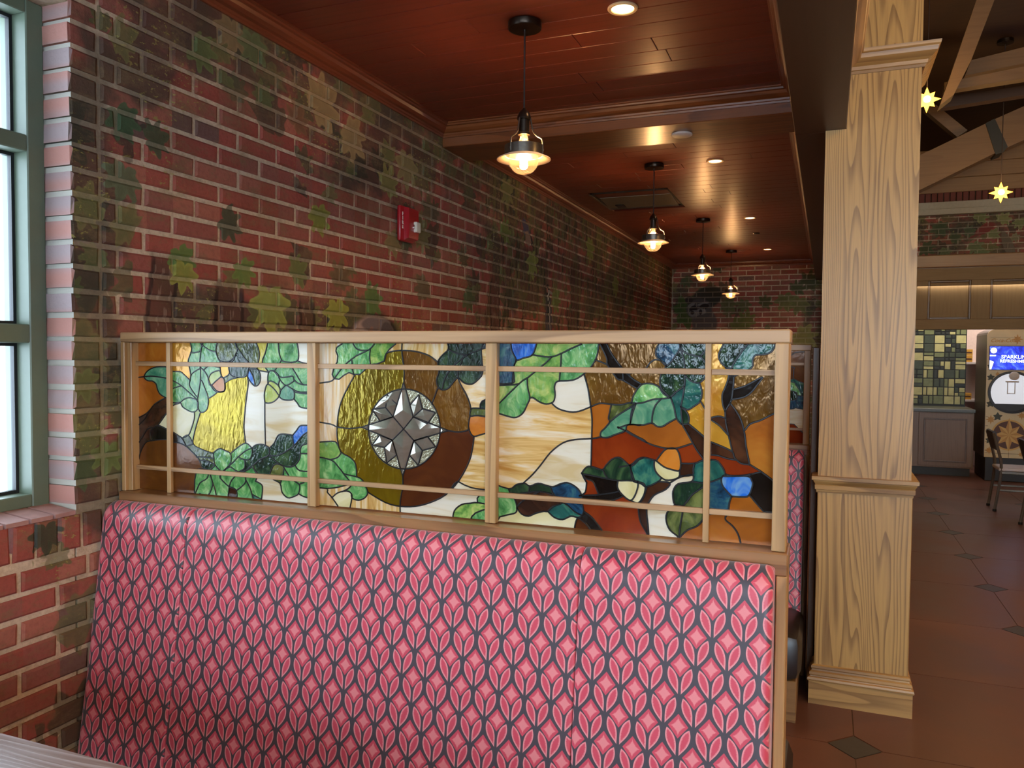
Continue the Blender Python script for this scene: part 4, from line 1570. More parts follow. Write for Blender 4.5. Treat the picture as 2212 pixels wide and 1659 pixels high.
SEEDS = {1: (A_, '''amber 280,230;ambery 520,240;amber 280,330;amber 210,600;ambery 540,360;green2 320,390;green2 350,500;green 500,430;green 510,560;green 590,655;green 560,590;green 640,480;green 635,570;green 710,600;green 740,480;green 790,560;lime 800,430;ambero 845,500;ambery 890,385;dgreen 1000,390;olive 910,450;blue 1098,440;dgreen 1150,430;gold 850,800;white 1140,700;white 1400,780;lime 1260,590;lime 1290,510;green 1280,430;green 1380,460;green2 1390,570;green 1500,620;green 1480,400;green 1420,450;green 1520,530;green 1500,470;green 1380,370;green 650,270;green 750,280;green 670,190;green 770,185;olive 890,230;olive 1020,290;olive 1080,220;olive 920,180;yellow 1200,230;green 1270,230;green 1410,240;white 1520,220;green 780,350;green 650,330;brown 200,760;brown 290,770;brown 230,960;brown 200,860;black 340,900;black 490,930;cream 540,780;cream 385,810;olive 590,950;lime 655,800;amberd 300,1050;amberd 570,1110;olive 700,1060;olive 740,1105;dgreen 740,1150;green 870,1090;green 1020,1020;green 1060,1070;green 980,1140;green 1030,1150;dgreen 1180,1040;dgreen 1350,980;dgreen 1400,1100;blue 1480,890;dgreen 1530,880;dgreen 1200,1160;blued 1160,1150;green 1530,1020;green 1540,1110;olive 1310,1190;green 1440,1210;green 1500,1170;green 1540,1250;green 820,1180;green 930,1190;green 800,1220;green 1000,1230;green 1100,1210;green 720,1330;green 700,1260;green 770,1340;green 870,1350;brown 950,1390;green 1000,1290;green 1050,1370;green2 1140,1330;teal 1150,1430;white 1270,1370;white 1230,1290;green 1420,1350;green 1540,1350;white 1480,1440;green 900,1250;amberd 600,1300;amberd 300,1290;dgreen 960,270;olive 960,370'''),
 2: (B_, '''gold 600,450;goldd 950,400;goldd 1250,700;redd 1200,1150;gold 480,1000;redd 650,1250;redd 900,1430;redd 700,1420;streakv 230,650;streakv 230,880;streakv 230,250;streakv 1000,180;streak 1430,560;streak 1450,1150;white 1150,1540;streakv 600,1500;streakv 220,1450;white 1350,1370;streakv 790,180;streak 1480,330;green 380,230;green 470,310;green 490,180;lgreen 630,250;green 330,430;green 470,385;green 360,370;dgreen 1260,190;dgreen 1200,300;dgreen 1400,320;dgreen 1140,450;dgreen 1220,440;dgreen 1370,430;dgreen 1400,190;black 1495,280;olive 1440,720;ambero 1440,830;dgreen 1500,640;lgreen 240,1030;green 370,1150;green 230,1180;green 420,1275;teal 370,1260;green 470,1390;cream 340,1430;streakv 280,1360;lgreen 1340,1530;green 1470,1560;green 1490,1430;goldd 800,260;gold 650,300'''),
 3: (C_, '''blued 140,220;blue 270,200;lgreen 300,280;lgreen 440,190;lgreen 480,280;green 690,250;lgreen 600,220;black 150,400;green 260,370;lgreen 160,480;green 230,560;green 400,470;green 610,370;white 640,540;streak 400,750;white 600,950;streak 150,1100;green 130,1230;dgreen 240,1210;dgreen 390,1200;blued 600,1230;brown 300,1300;dgreen 400,1260;green 150,1340;brown 350,1350;teal 560,1370;blued 660,1340;cream 400,1450;redd 680,1480;black 770,1450;red 900,1430;goldd 1100,250;goldd 850,240;black 900,210;goldd 860,470;black 960,370;black 1060,410;amber 840,680;olive 950,620;green2 970,720;green2 1110,660;green 1120,510;red 880,900;dgreen 780,1075;black 830,1190;dgreen 950,1060;cream 1040,1200;cream 1130,1230;red 760,1190;black 850,1265;red 800,1330;red 1000,1330'''),
 4: (D_, '''goldd 100,220;blued 280,190;dgreen 460,170;dgreen 340,260;dgreen 470,270;dgreen 330,400;teal 460,460;teal 360,540;dgreen 415,640;green 160,460;green2 130,600;green2 270,600;ambery 490,640;goldd 180,350;amber 250,770;red 100,850;red 440,880;ambero 310,930;cream 280,1030;brown 430,1000;teal 130,1000;brown 240,1120;white 280,1170;dgreen 420,1150;olive 470,1230;white 230,1400;olive 330,1370;olive 440,1370;red 60,1370;black 130,1340;teal 500,1030;brown 480,790;amber 460,1470;ambery 630,200;dgreen 720,210;teal 800,260;goldd 950,260;ambery 630,420;black 720,420;black 830,450;goldd 900,550;brown 770,780;amber 930,800;ambery 640,750;ambery 540,480;brown 660,680;brown 660,870;red 700,960;red 850,1010;black 960,1130;teal 640,1010;blued 630,1150;blue 800,1110;amber 780,1260;amber 650,1420;amber 900,1400;green 400,200;dgreen 540,230;ambery 500,390'''),
}


def catmull(pts, n=3):
    if len(pts) < 3:
        return list(pts)
    return fine(pts, n)


def ellipse(crop, cx, cy, rx, ry, n=40):
    return [gp(crop, cx + rx * math.cos(2 * PI * k / n), cy + ry * math.sin(2 * PI * k / n)) for k in range(n + 1)]


def clip_seg(a, b, x0, x1, z0, z1):
    t0, t1 = 0.0, 1.0
    d = (b[0] - a[0], b[1] - a[1])
    for p, q in ((-d[0], a[0] - x0), (d[0], x1 - a[0]), (-d[1], a[1] - z0), (d[1], z1 - a[1])):
        if abs(p) < 1e-12:
            if q < 0:
                return None
            continue
        r = q / p
        if p < 0:
            t0 = max(t0, r)
        else:
            t1 = min(t1, r)
    if t0 >= t1:
        return None
    return (a[0] + d[0] * t0, a[1] + d[1] * t0), (a[0] + d[0] * t1, a[1] + d[1] * t1)


def near_on(p, segs):
    best, bd = None, 1e9
    for a, b in segs:
        vx, vz = b[0] - a[0], b[1] - a[1]
        l2 = vx * vx + vz * vz
        t = 0.0 if l2 < 1e-14 else max(0.0, min(1.0, ((p[0] - a[0]) * vx + (p[1] - a[1]) * vz) / l2))
        q = (a[0] + t * vx, a[1] + t * vz)
        d = math.dist(p, q)
        if d < bd:
            bd, best = d, q
    return best, bd


def came(mb, pts, w=0.0021, h=0.0016, y=GY):
    # break the strip at sharp corners
    for i in range(1, len(pts) - 1):
        u = (pts[i][0] - pts[i - 1][0], pts[i][1] - pts[i - 1][1])
        v = (pts[i + 1][0] - pts[i][0], pts[i + 1][1] - pts[i][1])
        if u[0] * v[0] + u[1] * v[1] < 0.72 * math.hypot(*u) * math.hypot(*v):
            came(mb, pts[:i + 1], w, h, y)
            came(mb, pts[i:], w, h, y)
            return
    """half-round lead strip along a polyline on the glass face"""
    n = len(pts)
    vs, fs = [], []
    for i, p in enumerate(pts):
        a = pts[max(i - 1, 0)]
        b = pts[min(i + 1, n - 1)]
        t = (b[0] - a[0], b[1] - a[1])
        l = math.hypot(*t) or 1e-9
        nx, nz = -t[1] / l, t[0] / l
        for off, out in ((-1.0, -0.0002), (-0.55, h), (0.55, h), (1.0, -0.0002)):
            vs.append((p[0] + nx * w * off, y - out, p[1] + nz * w * off))
    for i in range(n - 1):
        for k in range(3):
            fs.append((i * 4 + k, i * 4 + k + 1, (i + 1) * 4 + k + 1, (i + 1) * 4 + k))
    mb.add(vs, fs)


def stained_panel(root, polys, seeds, rect, y=GY, special=None, lead=None):
    x0, x1, z0, z1 = rect
    segs_of = [list(zip(p[:-1], p[1:])) for p in polys]
    # carry loose ends to the nearest other line so that every piece closes
    for i, p in enumerate(polys):
        if len(p) < 2 or math.dist(p[0], p[-1]) < 0.003:
            continue
        for end in (0, -1):
            others = [s for k, sg in enumerate(segs_of) if k != i for s in sg]
            q, d = near_on(p[end], others)
            ex, ez = p[end]
            er = min((ex - x0, 0), (x1 - ex, 1), (ez - z0, 2), (z1 - ez, 3))
            if er[0] < 0.010 or (er[0] < 0.032 and d > 0.012):
                p[end] = ((x0 - 0.001, ez), (x1 + 0.001, ez), (ex, z0 - 0.001), (ex, z1 + 0.001))[er[1]]
            elif q and d < 0.012:
                nb = p[1] if end == 0 else p[-2]
                vx, vz = q[0] - nb[0], q[1] - nb[1]
                l = math.hypot(vx, vz) or 1e-9
                p[end] = (q[0] + vx / l * 0.0018, q[1] + vz / l * 0.0018)
        segs_of[i] = list(zip(p[:-1], p[1:]))
    verts = [(x0, z0), (x1, z0), (x1, z1), (x0, z1)]
    edges = [(0, 1), (1, 2), (2, 3), (3, 0)]
    drawn = []
    for sg in segs_of:
        run = []
        for a, b in sg:
            c = clip_seg(a, b, x0, x1, z0, z1)
            if not c:
                if len(run) > 1:
                    drawn.append(run)
                run = []
                continue
            o = len(verts)
            verts += [c[0], c[1]]
            edges.append((o, o + 1))
            if run and math.dist(run[-1], c[0]) < 1e-7:
                run.append(c[1])
            else:
                if len(run) > 1:
                    drawn.append(run)
                run = [c[0], c[1]]
        if len(run) > 1:
            drawn.append(run)
    res = delaunay_2d_cdt([Vector(v) for v in verts], edges, [], 0, 1e-5, True)
    V, E, F, ov, oe, of = res
    V = [(v.x, v.y) for v in V]
    con = set()
    for e, o in zip(E, oe):
        if o:
            con.add((min(e), max(e)))
    adj = {}
    for k, f in enumerate(F):
        for a, b in zip(f, f[1:] + f[:1]) if isinstance(f, list) else zip(list(f), list(f[1:]) + [f[0]]):
            adj.setdefault((min(a, b), max(a, b)), []).append(k)
    lab = [-1] * len(F)
    regs = []
    for k in range(len(F)):
        if lab[k] >= 0:
            continue
        st, mem = [k], []
        lab[k] = len(regs)
        while st:
            q = st.pop()
            mem.append(q)
            f = list(F[q])
            for a, b in zip(f, f[1:] + f[:1]):
                key = (min(a, b), max(a, b))
                if key in con:
                    continue
                for o in adj[key]:
                    if lab[o] < 0:
                        lab[o] = len(regs)
                        st.append(o)
        regs.append(mem)

    def inside(p, f):
        s = 0
        pts = [V[i] for i in f]
        for a, b in zip(pts, pts[1:] + pts[:1]):
            c = (b[0] - a[0]) * (p[1] - a[1]) - (b[1] - a[1]) * (p[0] - a[0])
            sg = 1 if c > 0 else -1
            if s == 0:
                s = sg
            elif s != sg:
                return False
        return True
    owner = {}
    for col, p in seeds:
        for k, f in enumerate(F):
            if inside(p, list(f)):
                owner.setdefault(lab[k], col)
                break
    n = 0
    for r, mem in enumerate(regs):
        area = 0.0
        cx = cz = 0.0
        for k in mem:
            a, b, c = [V[i] for i in F[k]]
            ar = abs((b[0] - a[0]) * (c[1] - a[1]) - (c[0] - a[0]) * (b[1] - a[1])) / 2
            area += ar
            cx += ar * (a[0] + b[0] + c[0]) / 3
            cz += ar * (a[1] + b[1] + c[1]) / 3
        if area < 1.2e-5:
            continue
        c = (cx / area, cz / area)
        col = special(c) if special else None
        if not col:
            col = owner.get(r)
        if not col:
            col = min(seeds, key=lambda s: math.dist(s[1], c))[0]
        ids = {}
        mb = MB()
        for k in mem:
            for i in F[k]:
                if i not in ids:
                    ids[i] = len(ids)
        m = len(ids)
        vs = [None] * (2 * m)
        for i, q in ids.items():
            vs[q] = (V[i][0], y, V[i][1])
            vs[q + m] = (V[i][0], y + 0.003, V[i][1])
        fs = []
        cnt = {}
        for k in mem:
            f = list(F[k])
            fs.append(tuple(ids[i] for i in f))
            fs.append(tuple(ids[i] + m for i in reversed(f)))
            for a, b in zip(f, f[1:] + f[:1]):
                cnt.setdefault((min(a, b), max(a, b)), []).append((a, b))
        for key, l in cnt.items():
            if len(l) == 1:
                a, b = l[0]
                fs.append((ids[b], ids[a], ids[a] + m, ids[b] + m))
        if col == 'clear':
            # bevelled crystal: facets fall from a raised middle
            fs = [q for q in fs if not (len(q) == 3 and max(q) < m)]
            vs.append((c[0], y - 0.0026, c[1]))
            for key, l in cnt.items():
                if len(l) == 1:
                    fs.append((ids[l[0][0]], ids[l[0][1]], 2 * m))
        mb.add(vs, fs)
        mb.build('glass_piece', GM[col], root)
        n += 1
    lm = MB()
    for run in drawn:
        came(lm, run, y=y)
    if lead == 'split':
        for run in drawn:
            lm = MB()
            came(lm, run, y=y)
            lm.build('lead_came', LEAD, root)
    elif lead is None:
        lm.build('lead_came', LEAD, root)
    return n


def screen_frame(root):
    zt, zb = 1.53, 1.5017
    MB().box(0.001, LB + 0.001, 0.0, 0.075, zb, zt, 0.0025).build('top_rail', OAK_X, root)
    MB().box(0.003, 0.017, 0.0, 0.075, 1.0705, zb, 0.0015).build('post', OAK_Z, root)
    MB().box(0.0175, 0.033, 0.010, 0.065, 1.0705, zb, 0.0015).build('inner_post', OAK_Z, root)
    MB().box(LB - 0.029, LB - 0.001, 0.0, 0.075, 1.0705, zb, 0.002).build('post', OAK_Z, root)
    for a, b in ((0.637, 0.664), (1.147, 1.176)):
        MB().box(a, b, 0.017, 0.036, 1.0705, zb, 0.0015).build('mullion', OAK_Z, root)
        MB().box(a, b, 0.041, 0.060, 1.0705, zb, 0.0015).build('mullion', OAK_Z, root)
    for a, b in ((0.150, 0.164), (1.659, 1.672)):
        MB().box(a, b, 0.0235, 0.0355, 1.0705, zb, 0.001).build('glazing_bar', OAK_Z, root)
    for z0, z1 in ((1.434, 1.4465), (1.1325, 1.1445)):
        for a, b in ((0.0335, 0.1498), (0.1642, 0.6368), (0.6642, 1.1468), (1.1762, 1.6588), (1.6722, LB - 0.0292)):
            MB().box(a, b, 0.0245, 0.0355, z0, z1, 0.001).build('glazing_bar', OAK_X, root)


screen = thing('glass_screen', (0.0, 0.0, 1.07), 'oak framed stained glass screen with compass star and oak leaves above the near bench', 'screen')
screen_frame(screen)
frame2 = copy_tree(screen)
frame2.location = (0.004, DY2, 1.07)
tag(frame2, 'oak framed stained glass screen on the second bench, half hidden behind the near screen')


def load(k):
    crop, txt = LINES[k]
    out = []
    straight = []
    for ln in txt.strip().split('\n'):
        if ln.startswith('N'):
            straight.append(True)
            continue
        pts = [gp(crop, *p) for p in P_(ln)]
        if straight:
            # the star is made of straight cuts up to the small diamonds
            out.append(pts if len(straight) <= 14 else catmull(pts))
            straight.append(True)
        else:
            out.append(catmull(pts))
    crop, txt = SEEDS[k]
    sd = []
    for it in txt.split(';'):
        c, xy = it.split()
        sd.append((c, gp(crop, *[float(q) for q in xy.split(',')])))
    return out, sd


p1, s1 = load(1)
stained_panel(screen, p1, s1, (0.028, 0.650, 1.0735, 1.5000))
p2, s2 = load(2)
ring = ellipse(B_, 843, 855, 292, 326)
star = [gp(B_, *q) for q in ((838, 475), (915, 755), (1200, 868), (920, 950), (830, 1240), (745, 945), (495, 840), (750, 755))]
# the ring is cut where the long star points cross it
p2.append(ring)
rc = gp(B_, 843, 855)
ra = abs(gp(B_, 1135, 855)[0] - rc[0])
rb = abs(gp(B_, 843, 1181)[1] - rc[1])


def in_poly(p, poly):
    c = False
    for (xa, za), (xb, zb) in zip(poly, poly[1:] + poly[:1]):
        if (za > p[1]) != (zb > p[1]) and p[0] < (xb - xa) * (p[1] - za) / (zb - za) + xa:
            c = not c
    return c


DIAMS = [[gp(B_, *q) for q in P_(s)] for s in ('900,655 960,575 990,690 915,755', '990,690 1095,720 1030,812 915,755', '770,650 705,575 690,680 750,755', '690,680 580,695 645,792 750,755',
                                                '745,945 640,905 580,985 680,1005', '680,1005 700,1130 780,1065 745,945', '920,950 1030,915 1095,1000 990,1030', '990,1030 955,1150 885,1070 920,950')]


def star_col(c):
    if in_poly(c, star) or any(in_poly(c, d) for d in DIAMS):
        return 'clear'
    if ((c[0] - rc[0]) / ra) ** 2 + ((c[1] - rc[1]) / rb) ** 2 < 1:
        return 'ripple'
    return None


stained_panel(screen, p2, s2, (0.650, 1.162, 1.0735, 1.5000), special=star_col)
p3, s3 = load(3)
p4, s4 = load(4)
stained_panel(screen, p3 + p4, s3 + s4, (1.162, 1.806, 1.0735, 1.5000))

# glass of the second screen: the same leaf motifs, another cut at its free end
for o in list(screen.children):
    if o.name.startswith('glass_piece') and max(v.co.x for v in o.data.vertices) < 1.66:
        c = o.copy()
        COL.objects.link(c)
        c.parent = frame2
E2_ = (1690, 720, 5.925)
ly = DY2 + GY


def gp2(x, y):
    p = on(E2_[0] + x / E2_[2], E2_[1] + y / E2_[2], 1, ly)
    return (p[0] - 0.004, p[2])


q2 = [catmull([gp2(*p) for p in P_(s)]) for s in ('60,330 130,270 160,250 210,240 300,236', '-300,420 120,430 145,470 140,580', '-300,560 100,590 140,580 200,610 280,640', '-300,580 110,620 170,660 220,730 245,795 190,790 140,740 -300,690',
                                                  '-300,810 130,860 200,800 280,810', '-300,980 110,970 160,955 220,965 290,975', '-300,1150 110,1160 160,1175 220,1235 290,1300')]
sd2 = [(c, gp2(*p)) for c, p in (('amberd', (200, 320)), ('amberd', (210, 520)), ('amberd', (60, 330)), ('green', (180, 720)), ('teal', (230, 680)), ('blued', (220, 830)), ('dgreen', (180, 910)), ('white', (180, 1080)), ('red', (160, 1210)), ('red', (180, 1340)), ('dgreen', (80, 760)))]
tmp = bpy.data.objects.new('glass_tmp', None)
COL.objects.link(tmp)
frame2_loc = frame2.location.copy()
frame2.location = (0.0, 0.0, 1.07)
stained_panel(frame2, q2, sd2, (1.655, 1.806, 1.0735, 1.5000), lead='split')
frame2.location = frame2_loc
bpy.data.objects.remove(tmp)
# ------------------------------------------------------------------ hanging lamps
BRONZE = plain('dark_bronze', srgb(62, 52, 44), 0.32, metal=0.85, noise=0.12, nscale=60)
STEEL = plain('brushed_steel', srgb(120, 112, 102), 0.3, metal=0.9, noise=0.12, nscale=90)
ENAMEL = plain('cream_enamel', srgb(236, 208, 176), 0.4)
CORD = plain('brown_cord', srgb(44, 30, 26), 0.7)


def bulb_material():
    m, nt, b = mat('clear_bulb_glass')
    nt.t.nodes.remove(b)
    tr = nt.new('ShaderNodeBsdfTransparent')
    tr.inputs[0].default_value = (1.0, 0.86, 0.68, 1)
    gl = nt.new('ShaderNodeBsdfGlossy')
    gl.inputs['Roughness'].default_value = 0.03
    fr = nt.new('ShaderNodeLayerWeight')
    fr.inputs[0].default_value = 0.35
    ms = nt.new('ShaderNodeMixShader')
    nt.put(ms.inputs[0], nt.math('MULTIPLY_ADD', fr.outputs['Facing'], 0.5, 0.04))
    nt.t.links.new(tr.outputs[0], ms.inputs[1])
    nt.t.links.new(gl.outputs[0], ms.inputs[2])
    tl = nt.new('ShaderNodeBsdfTranslucent')
    tl.inputs[0].default_value = (1.0, 0.72, 0.48, 1)
    m2 = nt.new('ShaderNodeMixShader')
    m2.inputs[0].default_value = 0.05
    nt.t.links.new(ms.outputs[0], m2.inputs[1])
    nt.t.links.new(tl.outputs[0], m2.inputs[2])
    nt.t.links.new(m2.outputs[0], nt.t.nodes['Material Output'].inputs[0])
    return m


BULB = bulb_material()


def emitter(name, col, s):
    m, nt, b = mat(name)
    b.inputs['Base Color'].default_value = col
    b.inputs['Emission Color'].default_value = col
    tc = nt.new('ShaderNodeTexCoord').outputs['Object']
    nt.put(b.inputs['Emission Strength'], nt.math('MULTIPLY', nt.math('MULTIPLY_ADD', nt.noise(tc, 30.0), 0.2, 0.9), s))
    return m


FILA = emitter('glowing_filament', (1.0, 0.70, 0.36, 1), 45.0)


def pendant():
    z = CEIL
    r = thing('pendant_lamp', (0.0, 0.0, z), '', 'lamp', 'pendant lamps under the red ceiling')
    o = (0.0, 0.0)
    MB().lathe([(0.045, 0.0), (0.060, -0.002), (0.061, -0.022), (0.058, -0.026), (0.006, -0.028), (0.005, -0.034)], *o, n=32, cz=z).build('canopy', BRONZE, r, smooth=True)
    MB().lathe([(0.0033, -0.03), (0.0033, -0.312)], *o, n=8, cz=z).build('cord', CORD, r, smooth=True)
    MB().lathe([(0.004, -0.305), (0.010, -0.312), (0.020, -0.324), (0.025, -0.338), (0.025, -0.346), (0.021, -0.348)], *o, n=24, cz=z).build('cap', BRONZE, r, smooth=True)
    MB().lathe([(0.019, -0.345), (0.019, -0.392), (0.022, -0.394), (0.022, -0.402), (0.017, -0.404)], *o, n=24, cz=z).build('socket', BRONZE, r, smooth=True)
    for k in range(3):
        a = 2 * PI * k / 3 + 0.15
        pr = [(0.024, -0.343), (0.027, -0.360), (0.034, -0.392), (0.050, -0.410), (0.064, -0.418), (0.0685, -0.430), (0.0695, -0.452), (0.0695, -0.470)]
        pts = [(q[0] * math.cos(a), q[0] * math.sin(a), z + q[1]) for q in fine(pr, 2)]
        MB().tube(pts, 0.0028, 6).build('arm', STEEL, r, smooth=True)
        MB().lathe([(0.0035, 0.0), (0.0035, 0.003), (0.0, 0.004)], 0, 0, n=8, cz=0, axis='X').build('rivet', STEEL, r)
        rv = [c for c in r.children if c.name.startswith('rivet')][-1]
        rv.location = (0.071 * math.cos(a), 0.071 * math.sin(a), -0.46)
        for v in rv.data.vertices:
            v.co += r.location
        rv.rotation_euler = (0, 0, a)
    MB().lathe([(0.0685, -0.441), (0.070, -0.441), (0.070, -0.477), (0.0685, -0.477), (0.0685, -0.441)], *o, n=40, cz=z, caps=False).build('band', STEEL, r, smooth=True)
    MB().lathe([(0.0675, -0.474), (0.072, -0.477), (0.097, -0.488), (0.098, -0.491), (0.096, -0.491), (0.071, -0.480), (0.0665, -0.477), (0.0675, -0.474)], *o, n=40, cz=z, caps=False).build('reflector_rim', ENAMEL, r, smooth=True)
    bulb = [(0.012, -0.400), (0.015, -0.412), (0.018, -0.424), (0.030, -0.442), (0.046, -0.462), (0.054, -0.482), (0.054, -0.498), (0.047, -0.518), (0.034, -0.533), (0.018, -0.541), (0.0005, -0.543)]
    bl = MB().lathe(fine(bulb, 2), *o, n=32, cz=z, caps=False).build('bulb', BULB, r, smooth=True)
    pts = []
    for k in range(61):
        t = k / 60
        a = t * 2 * PI * 6
        pts.append((0.0115 * math.cos(a), 0.0115 * math.sin(a), z - 0.505 + 0.06 * t))
    MB().tube(pts, 0.0042, 6).build('filament', FILA, bl, smooth=True)
    MB().lathe([(0.006, -0.402), (0.006, -0.425), (0.002, -0.447)], *o, n=10, cz=z).build('stem', ENAMEL, bl, smooth=True)
    l = bpy.data.lights.new('bulb_light', 'POINT')
    l.color = (1.0, 0.62, 0.30)
    l.energy = 14.0
    l.shadow_soft_size = 0.02
    lo = bpy.data.objects.new('bulb_light', l)
    COL.objects.link(lo)
    lo.parent = r
    lo.location = (0, 0, -0.455)
    return r


p0 = pendant()
PEND = [(0.867, 0.994), (0.874, 3.261), (0.875, 5.373), (0.876, 7.575)]
PLAB = ['bronze pendant lamp with clear globe bulb, hanging in front of the cross beam', 'bronze pendant lamp with globe bulb hanging beside the ceiling vent',
        'bronze pendant lamp, middle one of the three beyond the cross beam', 'bronze pendant lamp hanging closest to the end brick wall']
for k, (x, y) in enumerate(PEND):
    o = p0 if k == 0 else copy_tree(p0)
    o.location = (x, y, CEIL)
    o['label'] = PLAB[k]

# ------------------------------------------------------------------ recessed downlights
TRIM = plain('downlight_trim', srgb(226, 196, 150), 0.35)
GLOW = emitter('downlight_lens', (1.0, 0.70, 0.36, 1), 9.0)
WHITEP = plain('white_plastic', srgb(224, 216, 206), 0.5)


def downlight():
    r = thing('downlight', (0, 0, CEIL), '', 'light', 'recessed downlights in the red ceiling')
    MB().lathe([(0.036, 0.0), (0.052, 0.0), (0.052, -0.004), (0.049, -0.007), (0.040, -0.006), (0.036, 0.0)], 0, 0, n=32, cz=CEIL, caps=False).build('trim_ring', TRIM, r, smooth=True)
    MB().lathe([(0.0385, -0.0002), (0.0385, -0.0028)], 0, 0, n=28, cz=CEIL).build('lens', GLOW, r)
    l = bpy.data.lights.new('spot', 'SPOT')
    l.color = (1.0, 0.66, 0.36)
    l.energy = 12.0
    l.spot_size = 1.9
    l.spot_blend = 0.7
    l.shadow_soft_size = 0.035
    lo = bpy.data.objects.new('spot', l)
    COL.objects.link(lo)
    lo.parent = r
    lo.location = (0, 0, -0.012)
    return r


d0 = downlight()
DL = [(1.224, 1.003), (1.243, 3.294), (1.263, 5.433), (1.266, 7.58)]
DLAB = ['lit round downlight in the ceiling bay before the cross beam', 'lit round downlight between the cross beam and the ceiling vent', 'small lit downlight halfway along the far ceiling bay', 'lit round downlight nearest the end brick wall']
for k, (x, y) in enumerate(DL):
    o = d0 if k == 0 else copy_tree(d0)
    o.location = (x, y, CEIL)
    o['label'] = DLAB[k]

# round white cover under the beam, small dark sprinkler cap further on
sp = MB().lathe([(0.046, 0.0), (0.050, -0.002), (0.050, -0.009), (0.046, -0.0115), (0.002, -0.0125)], 1.221, 2.232, n=36, cz=2.5605).build('ceiling_cover', WHITEP, None, smooth=True)
tag(sp, 'round white cover plate under the cross beam', 'cover')
sp = MB().lathe([(0.030, 0.0), (0.032, -0.005), (0.026, -0.008), (0.002, -0.009)], 1.245, 6.35, n=24, cz=CEIL + 0.0005).build('sprinkler_cap', BRONZE, None, smooth=True)
tag(sp, 'small dark round cap on the red ceiling between downlights', 'cap')

# air vent: open box with a metal frame and a slanted plate
VMET = plain('vent_metal', srgb(120, 114, 98), 0.4, metal=0.3, noise=0.1)
VDARK = plain('vent_shadow_lining', srgb(34, 26, 22), 0.8)
vent = thing('air_vent', (HX0, HY0, CEIL), 'square metal air vent recessed in the red plank ceiling', 'vent')
mb = MB()
mb.box(HX0, HX0 + 0.012, HY0, HY1, CEIL + 0.001, CEIL + 0.012).box(HX1 - 0.012, HX1, HY0, HY1, CEIL + 0.001, CEIL + 0.012).box(HX0, HX1, HY0, HY0 + 0.012, CEIL + 0.001, CEIL + 0.012).box(HX0, HX1, HY1 - 0.012, HY1, CEIL + 0.001, CEIL + 0.012)
mb.build('liner', VDARK, vent)
mb = MB()
z = CEIL - 0.004
mb.box(HX0 - 0.012, HX0 + 0.006, HY0 - 0.01, HY1 + 0.01, z, z + 0.0045, 0.001)
mb.build('frame_strip', STEEL, vent)
MB().prism([(HY0 + 0.20, CEIL + 0.0125), (HY0 + 0.24, CEIL + 0.012), (HY1 - 0.12, CEIL - 0.012), (HY1 - 0.12, CEIL - 0.016), (HY0 + 0.20, CEIL + 0.008)], HX0 + 0.02, HX1 - 0.02, 'X').build('deflector_plate', VMET, vent)
MB().box(HX0 + 0.02, HX1 - 0.02, HY1 - 0.125, HY1 - 0.09, CEIL - 0.019, CEIL - 0.013, 0.001).build('edge_strip', STEEL, vent)
MB().box(HX0 + 0.09, HX0 + 0.16, HY0 + 0.40, HY0 + 0.50, CEIL - 0.0165, CEIL - 0.0095, 0.002).build('latch_slot', VDARK, vent)

# ------------------------------------------------------------------ fire alarm on the brick wall
FRED = plain('alarm_red', srgb(172, 26, 36), 0.32, coat=0.3)
LENS = plain('strobe_lens', srgb(236, 232, 214), 0.1, coat=0.6)
CHROME = plain('chrome', srgb(200, 198, 190), 0.12, metal=1.0)
al = thing('fire_alarm', (0.0, 1.64, 2.09), 'red wall mounted fire alarm with clear strobe on painted brick', 'alarm')
bb = MB().box(0.004, 0.026, 1.578, 1.712, 2.008, 2.176, 0.010).build('back_box', FRED, al, smooth=True)
mb = MB()
mb.prism([(0.022, 2.014), (0.050, 2.024), (0.054, 2.060), (0.052, 2.165), (0.024, 2.172)], 1.612, 1.706, 'Y')
mb.build('cover', FRED, al)
MB().box(0.050, 0.070, 1.655, 1.698, 2.055, 2.105, 0.004).build('strobe', LENS, al)
MB().lathe([(0.020, 0.0), (0.024, 0.003), (0.024, 0.008), (0.018, 0.010)], 0.050, 1.676, n=20, cz=2.080, axis='X').build('strobe_reflector', CHROME, al, smooth=True)
WLET = plain('white_lettering', srgb(232, 224, 216), 0.5)
for k, ch in enumerate('FIRE'):
    letter('letter', ch, 0.021, WLET, bb, (0.0268, 1.5975, 2.136 - k * 0.0205), (PI / 2, 0, PI / 2), bold=0.0012)

# ------------------------------------------------------------------ dining table whose corner shows in front
TBL = wood('wire_brushed_table', srgb(112, 80, 64), srgb(186, 172, 168), 'X', rough=0.34, coat=0.2, ring=30.0, contrast=0.9)
tb = thing('dining_table', (0.9, -1.0, 0.0), 'wire brushed brown wooden dining table beneath the window', 'table')
MB().box(0.012, 1.62, -1.38, -0.692, 0.712, 0.75, 0.004).build('table_top', TBL, tb)
MB().lathe([(0.05, 0.02), (0.045, 0.06), (0.045, 0.70), (0.10, 0.711)], 0.45, -1.03, n=20).build('pedestal', BRONZE, tb, smooth=True)
MB().lathe([(0.05, 0.02), (0.045, 0.06), (0.045, 0.70), (0.10, 0.711)], 1.2, -1.03, n=20).build('pedestal', BRONZE, tb, smooth=True)
for x in (0.45, 1.2):
    MB().box(x - 0.28, x + 0.28, -1.06, -1.0, 0.0, 0.024, 0.006).box(x - 0.03, x + 0.03, -1.30, -0.76, 0.0, 0.024, 0.006).build('foot', BRONZE, tb)
